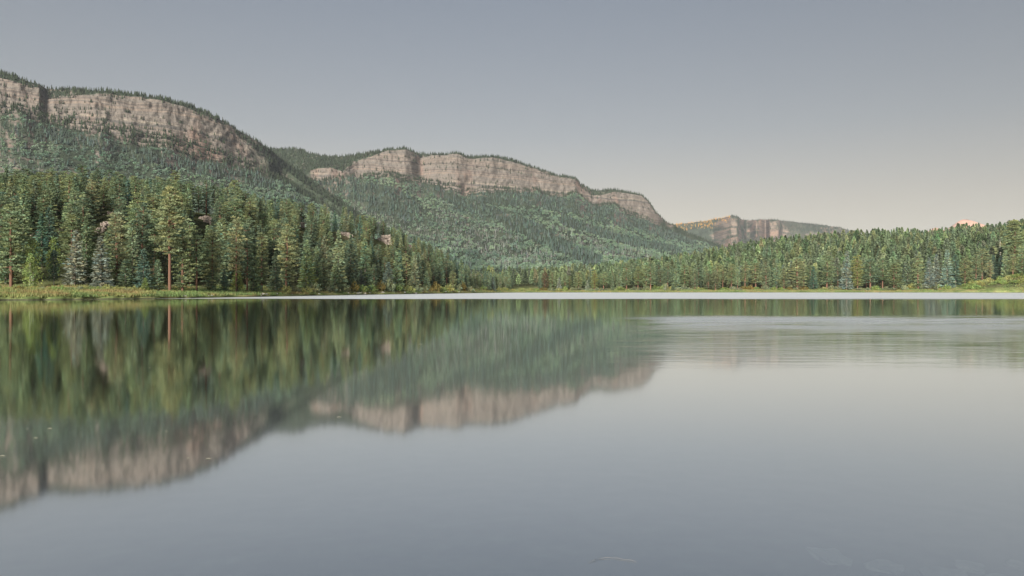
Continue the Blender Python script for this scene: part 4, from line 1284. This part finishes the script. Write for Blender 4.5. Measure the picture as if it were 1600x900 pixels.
# where the dark conifers and the grey dead stands grow (traced on the slope, rows and columns of the photo)
DARKS = [([(0, 195), (100, 215), (200, 238), (300, 258), (420, 285)], 15), ([(380, 270), (470, 262), (560, 300), (640, 330)], 18), ([(430, 240), (560, 262)], 16),
         ([(650, 285), (720, 318), (800, 345), (860, 372)], 11), ([(800, 352), (860, 378), (930, 412)], 13), ([(740, 310), (830, 312), (930, 330), (1000, 352), (1080, 374)], 12),
         ([(920, 318), (960, 340), (1030, 362)], 10), ([(880, 345), (960, 372), (1060, 392)], 7)]
GREYS = [([(560, 322), (640, 352), (700, 375), (800, 415)], 9), ([(690, 345), (760, 372), (800, 380)], 12), ([(870, 362), (960, 395), (1010, 402)], 6), ([(760, 395), (860, 405)], 9), ([(0, 240), (60, 262)], 10)]
def slope_mass(v, kind, n, seed, name, label, size=1.0):
    p, nz = scatter(v, kind, 0.02, 1.0, n, seed)
    px, py = project(p)
    wob = fbm(p[:, 0] / 90, p[:, 1] / 90, seed + 1, 4)
    wob2 = fbm(p[:, 0] / 35, p[:, 1] / 35, seed + 2, 3)
    dk = np.zeros(n, bool); gy = np.zeros(n, bool)
    for pl, w in DARKS: dk |= seg_dist(px, py, pl) < w * 0.8 * (1 + 1.1 * wob)
    for pl, w in GREYS: gy |= seg_dist(px, py, pl) < w * 1.25 * (1 + 1.1 * wob)
    dk |= wob2 + 0.3 * rng.normal(size=n) > 0.82
    gy &= ~dk & (rng.random(n) < 0.6)
    scree = (nz < 0.62)
    keep = ~scree | (rng.random(n) < 0.25)
    bare = (wob2 < -0.55) & (rng.random(n) < 0.5)
    keep &= ~bare
    con = keep & (dk | (rng.random(n) < 0.035 + 0.10 * (wob < -0.15))) & ~gy
    asp = keep & ~con & ~gy
    gy = gy & keep
    items = []
    h = rng.uniform(7, 18, n) * size
    items += split_mass(p[con], h[con] * rng.uniform(0.16, 0.22, con.sum()), h[con], colours((0.088, 0.122, 0.098), con.sum(), 0.25), CH)
    h2 = rng.uniform(5, 9, n) * size
    items += split_mass(p[asp], h2[asp] * rng.uniform(0.5, 0.72, asp.sum()), h2[asp], np.clip(colours((0.178, 0.248, 0.172), asp.sum(), 0.07) * (1 + 0.42 * wob[asp, None] + 0.22 * wob2[asp, None]) * (1 + np.array([0.16, 0.05, -0.05]) * wob[asp, None]), 0.03, 0.5), LB)
    items += split_mass(p[gy], np.full(gy.sum(), 0.75) * size, rng.uniform(10, 17, gy.sum()) * size, colours((0.38, 0.375, 0.36), gy.sum(), 0.2), SK)
    return mass(name, items, label, M_LEAF)
slope_mass(vA, kA, 9000, 901, 'mountain_forest', 'aspen and spruce forest on the slope below the left cliffs', 0.85)
slope_mass(vB, kB, 17000, 902, 'mountain_forest', 'aspen and spruce forest on the long slope below the middle cliffs', 0.95)

def low_sun_zone(p):  # part of the mesa top coloured as if low sun reached it
    px, py = project(p)
    lo = np.interp(px, [1040, 1060, 1090, 1115, 1140], [366, 362, 358, 357, 350])
    return (px > 1040) & (px < 1142) & (py < lo)

def rim_mass(v, kind, n, seed, label, size, name='rim_forest', tiers=CH, lo=1.0, cliff_p=0.45, hi=3.18):
    p, nz = scatter(v, kind, lo, hi, n, seed)
    kk = fbm(p[:, 0] / 50, p[:, 1] / 50, seed, 3)
    flat = (nz > 0.72) | ((nz > 0.36) & (rng.random(n) < cliff_p))
    keep = flat & (kk + 0.35 * rng.normal(size=n) > -0.25)
    p = p[keep]
    h = rng.uniform(8, 16, len(p)) * size
    cl = colours((0.052, 0.068, 0.042), len(p), 0.22)
    if 'mesa' in name:
        gm = low_sun_zone(p) & (rng.random(len(p)) < 0.8)
        cl[gm] = np.clip(colours((0.62, 0.33, 0.07), gm.sum(), 0.15), 0, 0.75)  # low-sun glow painted into the crown colour
    return mass(name, split_mass(p, h * rng.uniform(0.16, 0.24, len(p)), h, cl, tiers), label, M_LEAF)
rim_mass(vA, kA, 1300, 916, 'dark spruces climbing the scree at the foot of the left cliffs', 0.95, 'scree_forest', CH, 1.0, 0.55, 1.30)
rim_mass(vB, kB, 1500, 917, 'dark spruces climbing the foot of the middle cliffs', 1.0, 'scree_forest', CH, 1.0, 0.6, 1.2)
rim_mass(vA, kA, 6000, 911, 'dark trees along the rim and ledges of the left cliffs', 0.85)
rim_mass(vB, kB, 11000, 912, 'dark trees along the rim and ledges of the middle cliffs', 0.95)
rim_mass(vA, kA, 3000, 914, 'row of dark trees on the skyline of the left cliffs', 0.9, 'skyline_forest', CH, 2.0, 1.0, 3.06)
rim_mass(vB, kB, 3600, 915, 'row of dark trees on the skyline of the middle cliffs', 1.0, 'skyline_forest', CH, 2.0, 1.0, 3.06)
rim_mass(vC, kC, 15000, 913, 'dark trees on the far mesa, the top ones coloured gold for low sun', 1.3, 'mesa_forest', CH[:3], 0.2, 0.3)

# ------------------------------------------------------------------ bank: bushes, grass, stones
def put_shrub(px, Y, w, h, col, label, group):
    p = gpos(px, Y)
    o = link('shrub', random.choice(SHRUB))
    o.location = (p[0], p[1], p[2] - 0.1)
    o.rotation_euler[2] = random.random() * 6.28
    o.scale = (w / 2 / F * Y, w / 2 / F * Y, h / F * Y)
    o.color = vary(col)
    tag(o, label, 'shrub', group)
BCOL = [(LIME, 'lime green'), (YELL, 'yellow green'), (SAGE, 'sage green'), ((0.20, 0.16, 0.055), 'golden')]
sh = {}
r = np.random.default_rng(55)
px = -5.0
while px < 742:
    Ys_, Yb_ = np.interp(px, _L[:, 0], _L[:, 1]), np.interp(px, _L[:, 0], _L[:, 2])
    w = r.uniform(10, 20) if px < 440 else r.uniform(14, 26)
    h = r.uniform(5, 11) if px < 440 else r.uniform(11, 21)
    if px > 640: w, h = w * 0.75, h * 0.75
    Y = Yb_ - r.uniform(1, 7) if px < 440 else Ys_ + r.uniform(3, 8)
    if 440 <= px < 640: h = r.uniform(12, 22)
    c = r.choice(4, p=[0.30, 0.32, 0.28, 0.10])
    sh.setdefault((BCOL[c][1], mark(px, MARKS_L)), []).append((px, Y, w, h, BCOL[c][0], 'bushes along the left bank', 'on the left bank'))
    px += w * r.uniform(0.55, 0.95)
px = 745.0
while px < 1605:
    Ys_ = np.interp(px, _L[:, 0], _L[:, 1])
    w, h = r.uniform(9, 17), r.uniform(4, 9)
    Y = Ys_ + r.uniform(10, 22)
    c = r.choice(4, p=[0.22, 0.14, 0.58, 0.06])
    if px > 1390: c = r.choice(4, p=[0.7, 0.2, 0.1, 0.0]); h *= 1.25
    if 745 < px < 842: c = r.choice(4, p=[0.4, 0.5, 0.1, 0])
    sh.setdefault((BCOL[c][1], mark(px, MARKS_R)), []).append((px, Y, w, h, BCOL[c][0], 'bushes along the far right shore', 'on the far shore'))
    px += w * r.uniform(0.7, 1.3)
for k in range(34):                                               # the bright bushy slope at right
    px = r.uniform(1500, 1612)
    Y = np.interp(px, _L[:, 0], _L[:, 1]) + r.uniform(6, 40)
    dY = Y - np.interp(px, _L[:, 0], _L[:, 1])
    sh.setdefault((('lime green', 'low on the bright slope') if dY < 17 else (('lime green', 'midway up the bright slope') if dY < 29 else ('lime green', 'high on the bright slope'))), []).append((px, Y, r.uniform(11, 20), r.uniform(5, 10), LIME, 'bushes along the far right shore', 'near the right edge'))
for (cn, mk), lst in sorted(sh.items()):
    lst.sort()
    for i, (px, Y, w, h, col, grp, where) in enumerate(lst):
        if len(lst) == 1: lab = f'the only {cn} bush {where} {mk}'
        elif i == 0: lab = f'leftmost {cn} bush {where} {mk}'
        elif i < 20: lab = f'{cn} bush, {ORD[i]} from left {where} {mk}'
        else: lab = f'one of the crowded rightmost {cn} bushes {where} {mk}'
        put_shrub(px, Y, w, h, col, lab, grp)

# grass tufts on the banks: nobody could count them
def blades(seed):
    r = np.random.default_rng(seed)
    V_, F_ = [], []
    for i in range(5):
        a = r.random() * 6.28
        b = np.array([r.normal() * 0.35, r.normal() * 0.35, 0])
        s = np.array([math.cos(a), math.sin(a), 0]) * 0.16
        tip = b + np.array([r.normal() * 0.3, r.normal() * 0.3, 0.75 + 0.4 * r.random()])
        o = len(V_)
        V_ += [b - s, b + s, tip]
        F_.append((o, o + 1, o + 2))
    return np.array(V_), np.array(F_)
BL = [blades(700 + i) for i in range(4)]
gp = []
for _ in range(26000):
    left = rng.random() < 0.62
    px = rng.uniform(-30, 745) if left else rng.uniform(745, 1630)
    Ys_, Yb_ = np.interp(px, _L[:, 0], _L[:, 1]), np.interp(px, _L[:, 0], _L[:, 2])
    gp.append((px, rng.uniform(Ys_ + 1.0, Yb_ + (6 if left else 4))))
gp = np.array(gp)
th, rr = polar(gp[:, 0], gp[:, 1])
pos = np.stack([(gp[:, 0] - 800) / F * gp[:, 1], gp[:, 1], ground_z(th, rr) - 0.05], -1)
nn = fbm(pos[:, 0] / 9, pos[:, 1] / 5, 91, 3)
gc = np.where((nn > 0.22)[:, None], colours((0.28, 0.23, 0.105), len(gp)), np.where((nn > -0.05)[:, None], colours((0.24, 0.25, 0.10), len(gp)), colours((0.17, 0.23, 0.09), len(gp))))
hg = rng.uniform(0.35, 0.9, len(gp))
mass('grass', split_mass(pos, hg * 0.9, hg, gc, BL), 'green and golden grass on the lake banks', M_BROAD, 'grass')

# pale stones along the waterline
STONES = [boulder_mesh(530 + i, 'stone') for i in range(4)]
for m in STONES: m.materials.append(M_STONE)
sl = {}
r = np.random.default_rng(66)
for k in range(46):
    px = r.choice([r.uniform(150, 320), r.uniform(320, 470), r.uniform(470, 745), r.uniform(560, 745)])
    Y = np.interp(px, _L[:, 0], _L[:, 1]) + r.uniform(0.8, 3.5)
    sl.setdefault(mark(px, MARKS_L), []).append((px, Y, r.uniform(1.2, 3.2)))
for mk, lst in sl.items():
    lst.sort()
    for i, (px, Y, w) in enumerate(lst):
        o = link('stone', STONES[i % 4])
        p = gpos(px, Y)
        s = w / 2 / F * Y
        o.location = p + np.array([0, 0, s * 0.25])
        o.scale = (s, s, s * 0.65)
        o.rotation_euler[2] = r.random() * 6.28
        tag(o, (f'pale stone, {ORD[min(i, 19)]} from left at the waterline {mk}' if i else f'leftmost pale stone at the waterline {mk}'), 'stone', 'pale stones at the waterline')

# ------------------------------------------------------------------ close water: stones on the bed, a twig, floating leaves
BEDST = mat_rock_small('bed_stone', (0.16, 0.155, 0.14), (0.22, 0.21, 0.19), (0.28, 0.27, 0.25), 3.0)
for i, (px, py, w, label) in enumerate([(1296, 852, 44, 'flat pale stone under water left of the other sunken stones'), (1478, 886, 58, 'largest pale stone under water at the bottom right'),
                                        (1515, 862, 34, 'dim stone under water above the largest sunken stone'), (1385, 868, 40, 'dim flat stone under water midway between the two palest'),
                                        (1562, 892, 46, 'stone under water in the bottom right corner'), (1590, 856, 26, 'small stone under water at the right edge')]):
    Y = (EYE + 0.53) / (py - HZ) * F
    o = link('sunken_stone', boulder_mesh(560 + i, 'sunken_stone'), BEDST)
    o.data.materials.clear(); o.data.materials.append(BEDST)
    p = gpos(px, Y)
    s = w / 2 / F * Y
    o.location = p + np.array([0, 0, 0.01])
    o.scale = (s, s * 1.1, s * 0.35)
    o.rotation_euler[2] = i * 1.3
    tag(o, label, 'stone', 'stones lying under the shallow water')
for px, w, a, label in [(558, 15, 0.25, 'pale fallen log lying on the bank by the three young firs'), (408, 12, -0.15, 'grey fallen log on the bank below the orange-stemmed pine'), (596, 11, -0.3, 'short fallen log at the waterline below the reddish outcrop')]:
    Y = float(np.interp(px, _L[:, 0], _L[:, 1])) + 1.8
    half = w / 2 / F * Y
    v, f = tube([(-half, 0, 0.05), (-half * 0.3, 0.1, 0.16), (half * 0.5, 0, 0.2), (half, 0.1, 0.28)], [0.2, 0.19, 0.15, 0.09], 7)
    b, g = tube([(half * 0.3, 0, 0.2), (half * 0.45, 0.2, 0.75)], [0.06, 0.02], 4)
    v, f = join([(v, f), (b, g)])
    o = link('fallen_log', new_mesh('fallen_log', v, f, smooth=True), M_PALE_BARK)
    o.location = gpos(px, Y); o.rotation_euler[2] = a
    tag(o, label, 'log', 'fallen logs on the left bank')
M_TWIG = mat_plain('bleached_twig', (0.12, 0.115, 0.11))
pts_, tp = [], [(920, 879), (928, 876), (938, 873), (948, 872), (958, 872), (966, 873), (975, 875), (985, 876), (994, 878)]
for i, (a, b) in enumerate(tp):
    Y = EYE / (b - HZ) * F
    pts_.append(((a - 800) / F * Y, Y, 0.004 + 0.003 * (i % 2)))
v, f = tube(pts_, [0.0008, 0.0015, 0.0012, 0.0015, 0.0008, 0.0015, 0.0012, 0.0014, 0.0007], 6)
tw = link('twig', new_mesh('twig', v, f, smooth=True), M_TWIG)
tag(tw, 'thin bleached twig floating on the water near the bottom centre', 'twig')
M_FLOAT = mat_plain('floating_leaf', (0.42, 0.40, 0.30))
lv = np.array([(-1, 0, 0), (-0.4, 0.34, 0.12), (0.3, 0.3, 0.1), (1, 0, 0.02), (0.3, -0.3, 0.1), (-0.4, -0.34, 0.12), (0, 0, 0)])
lf = np.array([(0, 6, 1), (1, 6, 2), (2, 6, 3), (3, 6, 4), (4, 6, 5), (5, 6, 0)])
LEAF = new_mesh('floating_leaf', lv, lf)
LEAF.materials.append(M_FLOAT)
for i, (px, py, w, label) in enumerate([(657, 538, 9, 'pale leaf floating on the green reflection right of centre'), (78, 670, 10, 'pale floating leaf, right one of a pair at far left'), (43, 670, 5, 'tiny floating leaf, left one of a pair at far left'),
                                        (56, 685, 9, 'floating leaf just below the pair at far left'), (4, 713, 11, 'floating leaf cut by the left edge of the picture'), (326, 717, 10, 'floating leaf on the reflected pale cliff'),
                                        (294, 716, 6, 'small floating leaf left of the one on the reflected cliff'), (260, 674, 5, 'small floating leaf above the reflected pale cliff'), (530, 652, 9, 'floating leaf at the reflected skyline left of centre'),
                                        (234, 575, 5, 'small floating leaf on the green tree reflections'), (1292, 474, 16, 'pale streak of leaf litter floating off the far shore'), (1516, 474, 14, 'second pale leaf litter floating near the right shore'), (1520, 491, 22, 'longest pale floating litter near the right shore')]):
    Y = EYE / (py - HZ) * F
    o = link('floating_leaf', LEAF)
    s = w / 2 / F * Y
    o.location = ((px - 800) / F * Y, Y, 0.006)
    o.scale = (s, min(s, 0.06) if Y < 60 else s * 0.5, min(s * 0.5, 0.05))
    o.rotation_euler[2] = random.gauss(0, 0.1)
    tag(o, label, 'leaf', 'leaves floating on the lake')

# ------------------------------------------------------------------ air
t = NT('haze_air')
vol = t.n('ShaderNodeVolumePrincipled', inp={'Color': (0.86, 0.92, 1.0, 1), 'Density': 0.000035, 'Anisotropy': 0.1})
t.l(vol.outputs[0], t.out.inputs['Volume'])
x0, x1, y0, y1, z0, z1 = -16000, 16000, -16000, 17000, -30, 1400
hv = np.array([(x, y, z) for x in (x0, x1) for y in (y0, y1) for z in (z0, z1)])
hf = np.array([(0, 1, 3, 2), (4, 6, 7, 5), (0, 4, 5, 1), (2, 3, 7, 6), (0, 2, 6, 4), (1, 5, 7, 3)])
haze = link('haze', new_mesh('haze', hv, hf), t.m)
tag(haze, 'thin evening haze over the valley', 'haze', kind='stuff')
